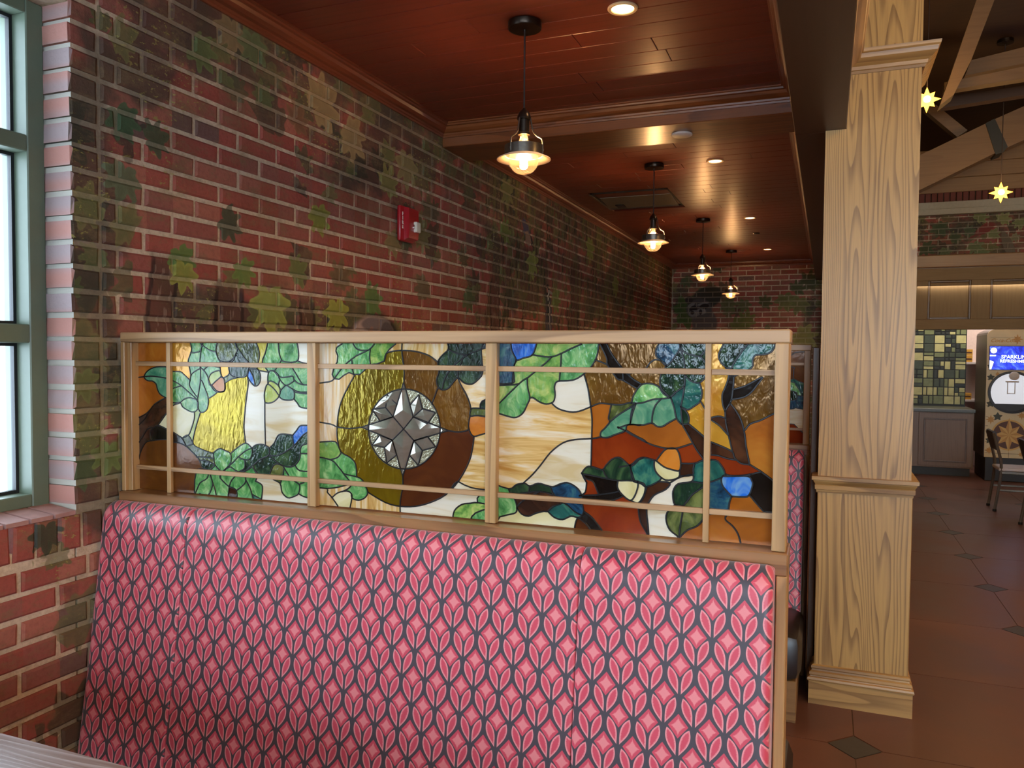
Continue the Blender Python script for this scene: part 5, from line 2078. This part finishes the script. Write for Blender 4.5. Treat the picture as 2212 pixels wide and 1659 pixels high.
# ------------------------------------------------------------------ the taller hall beyond the column
HYW = 9.0
PANELW = wood('olive_oak_panel', srgb(150, 122, 78), srgb(122, 96, 58), 'X', rough=0.65, contrast=0.3, pores=0.3, coat=0.0)
PANELZ = wood('olive_oak_panel_upright', srgb(150, 122, 78), srgb(122, 96, 58), 'Z', rough=0.65, contrast=0.3, pores=0.3, coat=0.0)
BANDW = wood('warm_band', srgb(160, 122, 76), srgb(128, 94, 56), 'X', rough=0.45, contrast=0.4)
CABW = wood('cabinet_oak', srgb(132, 104, 78), srgb(104, 78, 56), 'Z', rough=0.45, contrast=0.3, pores=0.4)
PALE = plain('pale_ledge_paint', srgb(186, 180, 156), 0.6)
HX_0, HX_1 = 2.0, 6.6

wall_hall = tag(MB().box(HX_0, HX_1, HYW + 0.007, HYW + 0.2, 2.62, 3.25).build('wall_hall', MO_H), kind='structure')
bs = BrickSet(wall_hall, BR_H, 'Y', HYW)
for r_i in range(8):
    zc = 2.68 + (r_i + 0.5) * COURSE
    e = 2.6 + (0 if r_i % 2 else PITCH_B / 2)
    while e < 4.9:
        bs.add(e + PITCH_B / 2, zc, PITCH_B - JOINT, push=random.uniform(-0.001, 0.001))
        e += PITCH_B
bs.finish(300)
x = 2.7
SOLD = plain('soldier_brick', srgb(118, 60, 46), 0.7, noise=0.2, nscale=12)
while x < 4.9:
    MB().box(x, x + 0.056, HYW - 0.002, HYW + 0.05, 3.325, 3.435, 0.003).build('brick', SOLD, wall_hall, origin=(x, HYW, 3.32))
    x += 0.066
tag(MB().box(HX_0, HX_1, HYW - 0.09, HYW + 0.02, 3.165, 3.235, 0.006).build('trim_6', PALE), kind='structure')
tag(MB().box(HX_0, HX_1, HYW - 0.06, HYW + 0.02, 3.236, 3.32, 0.006).build('trim_7', PALE), kind='structure')
tag(MB().box(HX_0, HX_1, HYW - 0.07, HYW + 0.02, 2.545, 2.695, 0.012).build('trim_8', BANDW), kind='structure')

# panelled fascia over the drinks alcove
fas = thing('panelled_fascia', (4.3, HYW, 1.81), 'olive oak fascia with recessed panels over the drinks alcove', 'fascia')
FZ0, FZ1 = 1.812, 2.543
MB().box(HX_0, HX_1, HYW + 0.015, HYW + 0.10, FZ0, FZ1).build('backing', PANELW, fas)
MB().box(HX_0, HX_1, HYW - 0.012, HYW + 0.0148, 2.395, FZ1, 0.003).build('rail', PANELW, fas)
MB().box(HX_0, HX_1, HYW - 0.012, HYW + 0.0148, FZ0, 1.932, 0.003).build('rail', PANELW, fas)
PGROOVE = wood('panel_groove_shade', srgb(104, 78, 46), srgb(80, 58, 34), 'X', contrast=0.3)  # dark strips put in for the shaded groove round each panel
xs = [3.015 - 0.652 * 1 + 0.652 * k for k in range(7)]
for k, xa in enumerate(xs):
    MB().box(xa - 0.195, xa, HYW - 0.012, HYW + 0.0148, 1.9325, 2.3945, 0.003).build('stile', PANELZ, fas)
    mb = MB()
    for q in ((xa + 0.001, xa + 0.024, 1.934, 2.393), (xa + 0.433, xa + 0.456, 1.934, 2.393), (xa + 0.0245, xa + 0.4325, 1.934, 1.956), (xa + 0.0245, xa + 0.4325, 2.371, 2.393)):
        mb.box(q[0], q[1], HYW - 0.006, HYW + 0.0148, q[2], q[3], 0.004)
    mb.build('groove_strip', PGROOVE, fas)
    MB().box(xa + 0.025, xa + 0.432, HYW + 0.002, HYW + 0.0148, 1.957, 2.370, 0.006).build('panel', PANELZ, fas)

# boards of the gable above, and the roof
BOARD = wood('gable_board', srgb(168, 128, 78), srgb(136, 98, 58), 'X', rough=0.5, contrast=0.4)
gb = tag(MB().box(HX_0, HX_1, HYW + 0.03, HYW + 0.1, 3.25, 6.5).build('wall_gable', HALLDARK), kind='structure')
z = 3.437
for k in range(6):
    MB().box(HX_0, HX_1, HYW + 0.004, HYW + 0.0295, z, z + 0.168, 0.004).build('board', BOARD if k < 4 else HALLDARK, gb, origin=(HX_0, HYW, z))
    z += 0.171
roof = tag(MB().prism([(HYW + 0.2, 3.90), (-5.0, 7.45), (-5.0, 7.55), (HYW + 0.2, 4.0)], 1.96, HX_1, 'X').build('ceiling_hall', HALLDARK), kind='structure')
# solid side of the hall above the low ceiling
tag(MB().box(1.86, 1.957, YB, HYW + 0.2, 3.0, 7.45).build('wall_hall_side', HALLDARK), kind='structure')
tag(MB().box(1.86, 2.0, 8.4, HYW + 1.8, 0.0, 3.0).build('wall_hall_return', HALLDARK), kind='structure')


def timber(name, pts, y0, depth, m, label, extra=None):
    poly = [(lambda q: (q[0], q[2]))(on(px, py, 1, y0)) for px, py in pts]
    cx = sum(p[0] for p in poly) / len(poly)
    cz = min(p[1] for p in poly)
    r = MB().prism(poly, y0, y0 + depth, 'Y').build(name, m, None, origin=(cx, y0, cz))
    tag(r, label, 'beam')
    return r


big = thing('truss_beam', tuple(on(2130, 330, 1, 7.6)), 'thick pale brown truss timber strapped with dark metal under the hall roof', 'beam')
poly = [(lambda q: (q[0], q[2]))(on(px, py, 1, 7.6)) for px, py in ((1900, 450), (1992, 408), (2151, 330), (2300, 262), (2300, 190), (2152, 256), (2129, 267), (1992, 333), (1900, 375))]
MB().prism(poly, 7.6, 7.82, 'Y').build('timber', HALLWOOD, big)
STRAP = plain('dark_green_strap', srgb(34, 36, 28), 0.5)
poly = [(lambda q: (q[0], q[2]))(on(px, py, 1, 7.585)) for px, py in ((2129, 266), (2149, 256), (2177, 317), (2168, 328), (2151, 334))]
MB().prism(poly, 7.585, 7.84, 'Y').build('strap', STRAP, big)
timber('roof_brace', ((2022, 226), (2090, 281), (2068, 296), (1996, 236)), 7.70, 0.12, HALLWOOD, 'short pale brace rising to the left from the strapped truss timber')
timber('roof_rafter', ((2116, -20), (2156, -20), (2098, 130), (2060, 205), (2030, 228), (2050, 172)), 5.9, 0.18, HALLWOOD, 'steep dark rafter crossing the hall roof')
timber('roof_purlin', ((2040, 178), (2330, 120), (2330, 150), (2040, 196)), 6.2, 0.12, HALLWOOD, 'lower pale horizontal purlin across the hall roof')
timber('roof_purlin', ((2085, 163), (2098, 130), (2330, 72), (2330, 112)), 6.35, 0.12, HALLWOOD, 'upper wide horizontal purlin of the hall roof behind the rafter')
timber('roof_purlin', ((2035, 233), (2062, 205), (2330, 168), (2330, 186)), 6.8, 0.12, HALLDARK, 'dark purlin of the hall roof below the two pale ones')

# star lamps
STARG = emitter('amber_star_glass', (1.0, 0.50, 0.05, 1), 3.2)
STARC = emitter('star_core', (1.0, 0.86, 0.48, 1), 14.0)


def star_lamp(px, py, y0, top_px, label, R, at=None):
    c = on(px, py, 1, y0) if at is None else at
    zt = 4.45 + (7.0 - y0) * 0.25 - 0.012
    r = thing('star_lamp', (c[0], y0, c[2]), label, 'lamp', 'glowing star lamps in the hall')
    n = 8
    vs = [(0, -R * 0.32, 0), (0, R * 0.32, 0)]
    for k in range(2 * n):
        a = PI / 2 + PI * k / n
        rr = (R if k % 4 == 0 else R * 0.80) if k % 2 == 0 else R * 0.50
        vs.append((rr * math.cos(a), 0, rr * math.sin(a)))
    fs = []
    for k in range(2 * n):
        k2 = (k + 1) % (2 * n)
        fs += [(0, 2 + k, 2 + k2), (1, 2 + k2, 2 + k)]
    mb = MB()
    mb.add([(c[0] + a, y0 + b, c[2] + d) for a, b, d in vs], fs)
    mb.build('star_glass', STARG, r)
    MB().lathe([(0.001, -R * .36), (R * 0.22, -R * .30), (R * 0.26, -R * 0.22)], c[0], y0, n=16, cz=c[2], axis='Y').build('glowing_core', STARC, r, smooth=True)
    MB().lathe([(0.004, R * 0.95), (0.004, zt - c[2])], c[0], y0, n=6, cz=c[2]).build('cord', CORD, r)
    MB().lathe([(0.07, zt - c[2] + 0.02), (0.07, zt - c[2] - 0.01), (0.02, zt - c[2] - 0.02)], c[0], y0, n=20, cz=c[2]).build('canopy', BRONZE, r, smooth=True)
    l = bpy.data.lights.new('star_light', 'POINT')
    l.color = (1.0, 0.62, 0.22)
    l.energy = 60.0 if at is not None else 8.0
    l.shadow_soft_size = 0.10
    lo = bpy.data.objects.new('star_light', l)
    COL.objects.link(lo)
    lo.parent = r
    lo.location = (0, -0.16, 0)
    return r


star_lamp(2162, 416, 7.0, 88, 'glowing amber eight pointed star lamp hanging before the gable boards', 0.100)
star_lamp(2002, 216, 5.6, 10, 'glowing amber star lamp half hidden by the oak column', 0.105)

# star lamps added out of view to brighten the hall
for xq, yq, lab in ((3.7, 3.2, 'unseen star lamp added to light the middle of the hall beside the oak column'), (3.4, -0.6, 'unseen star lamp added to light the hall right of the near booth'), (3.4, -3.4, 'unseen star lamp added to light the entrance end of the hall'), (5.4, 1.0, 'unseen star lamp added for light by the right wall of the hall')):
    zq = 3.1
    c = np.array([xq, yq, zq])
    star_lamp(0, 0, yq, 0, lab, 0.11, at=c)

# ------------------------------------------------------------------ drinks alcove
ALW = plain('alcove_paint', srgb(206, 186, 176), 0.7)
wall_alcove = tag(MB().box(HX_0, HX_1, 10.7, 10.9, 0.0, 3.2).build('wall_alcove', ALW), kind='structure')
tag(MB().box(HX_0, HX_1, HYW + 0.1, 10.7, 2.35, 2.45).build('ceiling_alcove', ALW), kind='structure')
la = bpy.data.lights.new('alcove_fill_light', 'AREA')  # area lamp without a fixture, added to light the alcove
la.energy = 30.0
la.size = 1.6
la.color = (1.0, 0.88, 0.80)
lo = bpy.data.objects.new('alcove_fill_light', la)
lo.location = (3.7, 9.75, 2.33)
COL.objects.link(lo)

TYB = 10.05
TGR = plain('tile_backer', srgb(20, 26, 20), 0.5)
bsp = thing('tile_backsplash', (3.2, TYB, 0.84), 'mosaic backsplash of dark green and pearly glass tiles above the cabinet', 'tiles')
tr = on(2087, 800, 1, TYB)[0]
MB().box(2.3, tr, TYB + 0.006, TYB + 0.06, 0.82, 2.35).build('backer', TGR, bsp)
TCOL = [plain('mosaic_dark', srgb(24, 30, 20), 0.45, noise=0.2), plain('mosaic_green', srgb(50, 60, 38), 0.45, noise=0.25, nscale=20), plain('mosaic_pearl', srgb(172, 168, 112), 0.45, noise=0.25, nscale=14), plain('mosaic_grey', srgb(104, 112, 72), 0.45, noise=0.25, nscale=20)]
rnd = random.Random(11)
cell = 0.124
tcache = {}


def mosaic(x, z, w, h):
    k = rnd.choice((0, 0, 1, 1, 3, 2, 2)) if w * h < 0.006 else rnd.choice((1, 3, 2, 2))
    key = (round(w, 3), round(h, 3), k)
    g = 0.006
    if key not in tcache:
        o = MB().box(g, w - g, -0.004, 0.005, g, h - g, 0.002).build('tile', TCOL[k], None)
        tcache[key] = o.data
        bpy.data.objects.remove(o)
    o = bpy.data.objects.new('tile', tcache[key])
    COL.objects.link(o)
    o.parent = bsp
    o.location = Vector((x, TYB, z)) - bsp.location


for i in range(7):
    for j in range(10):
        x, z = tr - 0.005 - (i + 1) * cell, 0.86 + j * cell * 0.92
        h = cell * 0.92
        q = rnd.random()
        if q < 0.25:
            mosaic(x, z, cell, h)
        elif q < 0.5:
            a = rnd.choice((0.4, 0.6)) * cell
            mosaic(x, z, a, h); mosaic(x + a, z, cell - a, h)
        elif q < 0.75:
            b = rnd.choice((0.4, 0.6)) * h
            mosaic(x, z, cell, b); mosaic(x, z + b, cell, h - b)
        else:
            a, b = rnd.choice((0.4, 0.6)) * cell, rnd.choice((0.4, 0.6)) * h
            mosaic(x, z, a, b); mosaic(x + a, z, cell - a, b); mosaic(x, z + b, a, h - b); mosaic(x + a, z + b, cell - a, h - b)

CY = 9.45
cab = thing('counter_cabinet', (3.2, CY, 0.0), 'oak base cabinet with framed door and dark kick strip under the mosaic tiles', 'cabinet')
cr = on(2103, 960, 1, CY)[0]
KICK = plain('dark_kick', srgb(44, 46, 44), 0.5)
MB().box(2.35, cr, CY, TYB + 0.05, 0.10, 0.795, 0.004).build('body', CABW, cab)
MB().box(2.35, cr - 0.03, CY + 0.03, TYB + 0.05, 0.0, 0.10).build('kick_strip', KICK, cab)
for xa, xb in ((3.00, cr - 0.02),):
    d = MB().box(xa, xb, CY - 0.014, CY - 0.0005, 0.12, 0.785, 0.003).build('door', CABW, cab)
    w = 0.045
    mb = MB()
    for p in ((xa + .055, xb - .055, .72 - .02, .72), (xa + .055, xb - .055, .17, .19)):
        mb.box(p[0], p[1], CY - 0.021, CY - 0.0142, p[2], p[3], 0.003)
    mb.box(xa + .055, xa + .075, CY - 0.021, CY - 0.0142, .19, .70, 0.003).box(xb - .075, xb - .055, CY - 0.021, CY - 0.0142, .19, .70, 0.003)
    mb.build('door_moulding', wood('cabinet_mould', srgb(104, 78, 54), srgb(78, 56, 38), 'Z'), d)
TOPM = plain('green_grey_counter', srgb(84, 86, 74), 0.35, noise=0.12)
ct = MB().box(2.33, cr + 0.008, CY - 0.03, TYB + 0.005, 0.7955, 0.838, 0.004).build('stone_worktop', TOPM, None, origin=(3.0, CY, 0.7955))
tag(ct, 'dark green grey counter top on the oak base cabinet', 'counter')

# narrow white shelves with small yellow packets beside the tiles
SHW = plain('white_shelf', srgb(214, 204, 198), 0.6)
YEL = plain('yellow_packet', srgb(214, 160, 54), 0.5, noise=0.2)
YELB = plain('packet_print', srgb(90, 52, 30), 0.5)
YS = 10.35
for zz, lab in ((on(2095, 782, 1, YS)[2], 'upper white shelf beside the mosaic tiles'), (on(2095, 863, 1, YS)[2], 'lower white shelf beside the mosaic tiles')):
    s_ = MB().box(3.45, 3.95, YS, 10.7, zz - 0.03, zz, 0.002).build('wall_shelf', SHW, None, origin=(3.7, YS, zz))
    tag(s_, lab, 'shelf')
    n = 2 if 'upper' in lab else 1
    for k in range(n):
        xq = on(2092, 770, 1, YS)[0] - 0.01
        pk = thing('packet_box', (xq, YS + 0.05, zz + k * 0.085), ('yellow packet box, %s of its stack on the upper white shelf' % ('lower' if k == 0 else 'top')) if n == 2 else 'yellow packet box alone on the lower white shelf', 'box', 'yellow packet boxes')
        MB().box(xq - 0.07, xq + 0.06, YS + 0.01, YS + 0.14, zz + k * 0.085 + 0.0005, zz + k * 0.085 + 0.084, 0.002).build('carton', YEL, pk)
        MB().box(xq - 0.06, xq + 0.05, YS + 0.008, YS + 0.0098, zz + k * 0.085 + 0.03, zz + k * 0.085 + 0.05).build('print_band', YELB, pk)

# ------------------------------------------------------------------ soda machine with leaf and star wrap
MX0, MX1, MY = 3.688, 4.226, 9.2
MCX = (MX0 + MX1) / 2
CREAM = plain('cream_wrap', srgb(228, 208, 158), 0.4, noise=0.06, nscale=8)
BLK = plain('machine_black', srgb(26, 22, 20), 0.45)
SIDE = plain('machine_side', srgb(74, 62, 54), 0.4, noise=0.1)
LINEC = plain('wrap_line', srgb(96, 70, 40), 0.6)
GOLDS = plain('wrap_star_gold', srgb(206, 152, 76), 0.5)
GOLDL = plain('wrap_star_light', srgb(226, 184, 104), 0.5)
IVY = plain('wrap_leaf', srgb(62, 66, 46), 0.5, noise=0.2)
DISC = plain('wrap_disc', srgb(92, 54, 34), 0.5)
mc = thing('soda_machine', (MCX, MY, 0.0), 'cream drink dispenser wrapped in stars and leaves with blue screen', 'dispenser')
arch = []
for k in range(13):
    a = PI * k / 12
    arch.append((MCX + (MX1 - MX0) / 2 * math.cos(a), 1.755 + 0.10 * math.sin(a)))
MB().prism([(MX0, 0.285), (MX1, 0.285)] + arch, MY, MY + 0.02, 'Y').build('front', CREAM, mc)
MB().prism([(MX0 - 0.004, 0.285), (MX1 + 0.004, 0.285)] + arch, MY + 0.021, MY + 0.75, 'Y').build('housing', SIDE, mc)
MB().box(MX0 + 0.01, MX1 - 0.01, MY + 0.015, MY + 0.7, 0.0, 0.284, 0.006).build('base', BLK, mc)
f = MY - 0.002
MB().box(MX0 + 0.02, MX1 - 0.01, MY - 0.008, MY - 0.0005, 1.33, 1.622, 0.004).build('screen_bezel', SIDE, mc)


def screen_material():
    m, nt, b = mat('blue_screen')
    tc = nt.new('ShaderNodeTexCoord').outputs['Object']
    n = nt.noise(tc, 9.0, 3.0, 0.6, 0.8)
    c = nt.ramp(n, [(0.35, srgb(12, 22, 150)), (0.55, srgb(36, 60, 220)), (0.72, srgb(110, 150, 250))])
    nt.put(b.inputs['Base Color'], (0.01, 0.01, 0.02, 1))
    nt.put(b.inputs['Emission Color'], c)
    b.inputs['Emission Strength'].default_value = 1.1
    b.inputs['Roughness'].default_value = 0.15
    return m


scr = MB().box(MX0 + 0.026, MX1 - 0.016, MY - 0.0098, MY - 0.0082, 1.338, 1.614).build('screen', screen_material(), mc)
LIT = emitter('lit_screen_white', (0.75, 0.85, 1.0, 1), 1.6)
mb = MB()
mb.lathe([(0.034, 0.0), (0.030, -0.0006)], MX0 + 0.066, MY - 0.0099, n=16, cz=1.565, axis='Y')
mb.box(MX0 + 0.027, MX0 + 0.09, MY - 0.0105, MY - 0.0099, 1.498, 1.512)
mb.prism([(MX0 + 0.027, 1.34), (MX0 + 0.027, 1.45), (MX0 + 0.07, 1.43), (MX0 + 0.045, 1.34)], MY - 0.0105, MY - 0.0099, 'Y')
mb.build('screen_picture', LIT, scr)
R_ = (PI / 2, 0, 0)
letter('screen_lettering', 'SPARKLING', 0.058, LIT, scr, (MCX + 0.025, MY - 0.0104, 1.488), R_, bold=0.0008)
letter('screen_lettering', 'REFRESHMENT', 0.050, LIT, scr, (MCX + 0.025, MY - 0.0104, 1.438), R_, bold=0.0008)
letter('brand_lettering', 'Coca-Cola', 0.062, GOLDS, mc, (MX0 + 0.165, MY - 0.0006, 1.683), R_, shear=0.35, bold=0.001)
mb = MB()
for x0_, x1_, z0_, z1_ in ((MX0 + 0.03, MX0 + 0.30, 1.722, 1.7235), (MX0 + 0.03, MX0 + 0.30, 1.632, 1.6335), (MX0 + 0.30, MX0 + 0.3015, 1.632, 1.7235)):
    mb.box(x0_, x1_, MY - 0.0008, MY + 0.0002, z0_, z1_)
mb.build('brand_panel_line', LINEC, mc)
# round dispensing bay
OC = (MCX, 1.070)
OR = 0.252
mb = MB().lathe([(OR - 0.028, -0.022), (OR, -0.020), (OR, 0.002), (OR - 0.028, 0.004), (OR - 0.028, -0.022)], OC[0], MY - 0.0025, n=48, cz=OC[1], axis='Y', caps=False)
mb.build('bay_ring', BLK, mc, smooth=True)
BAY = emitter('lit_bay', (0.80, 0.84, 0.92, 1), 0.38)
mb = MB()
pts = [(OC[0] + (OR - 0.026) * math.cos(a), OC[1] + (OR - 0.026) * math.sin(a)) for a in [math.radians(q) for q in range(-38, 219, 8)]]
mb.prism(pts, MY - 0.004, MY - 0.0006, 'Y')
mb.build('bay_back', BAY, mc)
pts = [(OC[0] + (OR - 0.026) * math.cos(a), OC[1] + (OR - 0.026) * math.sin(a)) for a in [math.radians(q) for q in range(218, 323, 8)]]
mb = MB().prism(pts, MY - 0.006, MY - 0.0006, 'Y')
mb.build('drip_tray', BLK, mc)
MB().lathe([(0.050, 0.0), (0.050, -0.05), (0.042, -0.056), (0.002, -0.057)], OC[0] + 0.01, MY - 0.005, n=28, cz=OC[1] + 0.195, axis='Y').build('nozzle', WHITEP, mc, smooth=True)
MB().box(OC[0] - 0.075, OC[0] + 0.06, MY - 0.045, MY - 0.0045, OC[1] + 0.118, OC[1] + 0.135, 0.003).build('nozzle_bar', WHITEP, mc)
mb = MB()
for xa in (OC[0] - 0.055, OC[0] + 0.02):
    mb.box(xa, xa + 0.007, MY - 0.03, MY - 0.0045, OC[1] - 0.01, OC[1] + 0.118)
mb.box(OC[0] - 0.055, OC[0] + 0.027, MY - 0.03, MY - 0.0045, OC[1] - 0.018, OC[1] - 0.01)
mb.build('cup_guide', WHITEP, mc)


def flat_star(name, cx, cz, R, m, n=8, rin=0.45, y=MY, th=0.0006, alt=0.78):
    pts = []
    for k in range(2 * n):
        a = PI / 2 + PI * k / n
        rr = (R if k % 4 == 0 else R * alt) if k % 2 == 0 else R * rin
        pts.append((cx + rr * math.cos(a), cz + rr * math.sin(a)))
    return MB().prism(pts, y - th, y + 0.0002, 'Y').build(name, m, mc)


cz0 = 0.560
MB().lathe([(0.001, 0.0), (0.185, 0.0), (0.185, -0.0006), (0.001, -0.0006)], MCX - 0.02, MY, n=48, cz=cz0, axis='Y', caps=False).build('medallion_rim', GOLDL, mc)
MB().lathe([(0.001, 0.0), (0.165, 0.0), (0.165, -0.0012), (0.001, -0.0012)], MCX - 0.02, MY, n=48, cz=cz0, axis='Y', caps=False).build('medallion', DISC, mc)
for k in range(8):
    a = PI / 2 + PI * k / 4
    R0 = 0.205 if k % 4 == 0 else 0.155
    for sgn, m in ((1, GOLDS), (-1, GOLDL)):
        c0 = (MCX - 0.02, cz0)
        p = [c0, (c0[0] + R0 * math.cos(a), c0[1] + R0 * math.sin(a)), (c0[0] + 0.085 * math.cos(a + sgn * PI / 8), c0[1] + 0.085 * math.sin(a + sgn * PI / 8))]
        MB().prism(p, MY - 0.002, MY - 0.0011, 'Y').build('medallion_ray', m, mc)
for px, py, R0 in ((2198, 733, 0.062), (2155, 808, 0.034), (2131, 906, 0.058), (2130, 972, 0.05), (2207, 898, 0.05), (2206, 982, 0.04)):
    q = on(px, py, 1, MY)
    flat_star('printed_star', min(max(q[0], MX0 + R0), MX1 - 0.02), q[2], R0, GOLDS)
for px, py, R0 in ((2155, 900, 0.055), (2139, 815, 0.045), (2126, 935, 0.05), (2124, 950, 0.05), (2133, 872, 0.05), (2127, 790, 0.03)):
    q = on(px, py, 1, MY)
    flat_star('printed_leaf', max(q[0], MX0 + R0), q[2], R0, IVY, n=5, rin=0.55, th=0.0009, alt=0.9)
mb = MB()
for z_ in (0.36, 0.47, 0.66, 0.77, 0.90, 1.22):
    for xa, xb in ((MX0 + 0.004, MX0 + 0.03), (MX1 - 0.05, MX1 - 0.004)):
        mb.box(xa, xb, MY - 0.0005, MY + 0.0001, z_, z_ + 0.004)
for x_ in (MX0 + 0.09, MCX - 0.02, MX1 - 0.1):
    mb.box(x_, x_ + 0.004, MY - 0.0005, MY + 0.0001, 0.29, 0.355)
mb.box(MX0 + 0.004, MX1 - 0.004, MY - 0.0005, MY + 0.0001, 0.335, 0.339)
mb.build('tile_line_print', LINEC, mc)

# ------------------------------------------------------------------ metal chairs
CMET = plain('chair_grey_metal', srgb(120, 114, 104), 0.35, metal=0.6, noise=0.1)
CBLK = plain('chair_dark_slat', srgb(40, 34, 32), 0.45)
CSEAT = plain('chair_pale_seat', srgb(196, 192, 198), 0.4)
CCAP = plain('rubber_foot', srgb(18, 16, 16), 0.8)


def chair(x0, y0, y1, label):
    r = thing('metal_chair', (x0, (y0 + y1) / 2, 0.0), label, 'chair', 'grey metal chairs in the hall')
    w = 0.40
    sq = 0.0135
    for yy in (y0, y1):
        pts = [(x0 + 0.005, yy, 0.0), (x0 + 0.035, yy, 0.22), (x0 + 0.052, yy, 0.40), (x0 + 0.045, yy, 0.50), (x0 + 0.015, yy, 0.62), (x0 - 0.022, yy, 0.755)]
        bl = MB().tube(fine(pts, 2), sq, 8).build('back_leg', CMET, r, smooth=True)
        fl = MB().tube([(x0 + 0.42, yy, 0.0), (x0 + 0.40, yy, 0.385)], sq, 8).build('front_leg', CMET, r, smooth=True)
        MB().lathe([(0.017, 0.0), (0.017, 0.022)], x0 + 0.006, yy, n=10).build('foot_cap', CCAP, bl)
        MB().lathe([(0.017, 0.0), (0.017, 0.022)], x0 + 0.42, yy, n=10).build('foot_cap', CCAP, fl)
        MB().box(x0 + 0.05, x0 + 0.40, yy - 0.011, yy + 0.011, 0.365, 0.390, 0.003).build('side_rail', CMET, r)
        MB().box(x0 + 0.035, x0 + 0.41, yy - 0.009, yy + 0.009, 0.20, 0.218, 0.003).build('stretcher', CMET, r)
    MB().box(x0 + 0.395, x0 + 0.42, y0, y1, 0.36, 0.388, 0.003).build('front_rail', CMET, r)
    MB().box(x0 + 0.03, x0 + 0.425, y0 - 0.012, y1 + 0.012, 0.391, 0.422, 0.010).build('seat', CSEAT, r)
    mb = MB()
    mb.prism([(x0 + 0.016, 0.585), (x0 + 0.036, 0.585), (x0 + 0.002, 0.765), (x0 - 0.012, 0.772), (x0 - 0.030, 0.765)], y0 + 0.003, y1 - 0.003, 'Y')
    mb.build('backrest', CBLK, r)
    return r


chair(3.430, 7.05, 7.37, 'grey metal chair with dark backrest standing before the soda machine')
chair(3.525, 6.08, 6.44, 'grey metal chair next to the one before the soda machine, nearer the oak column')
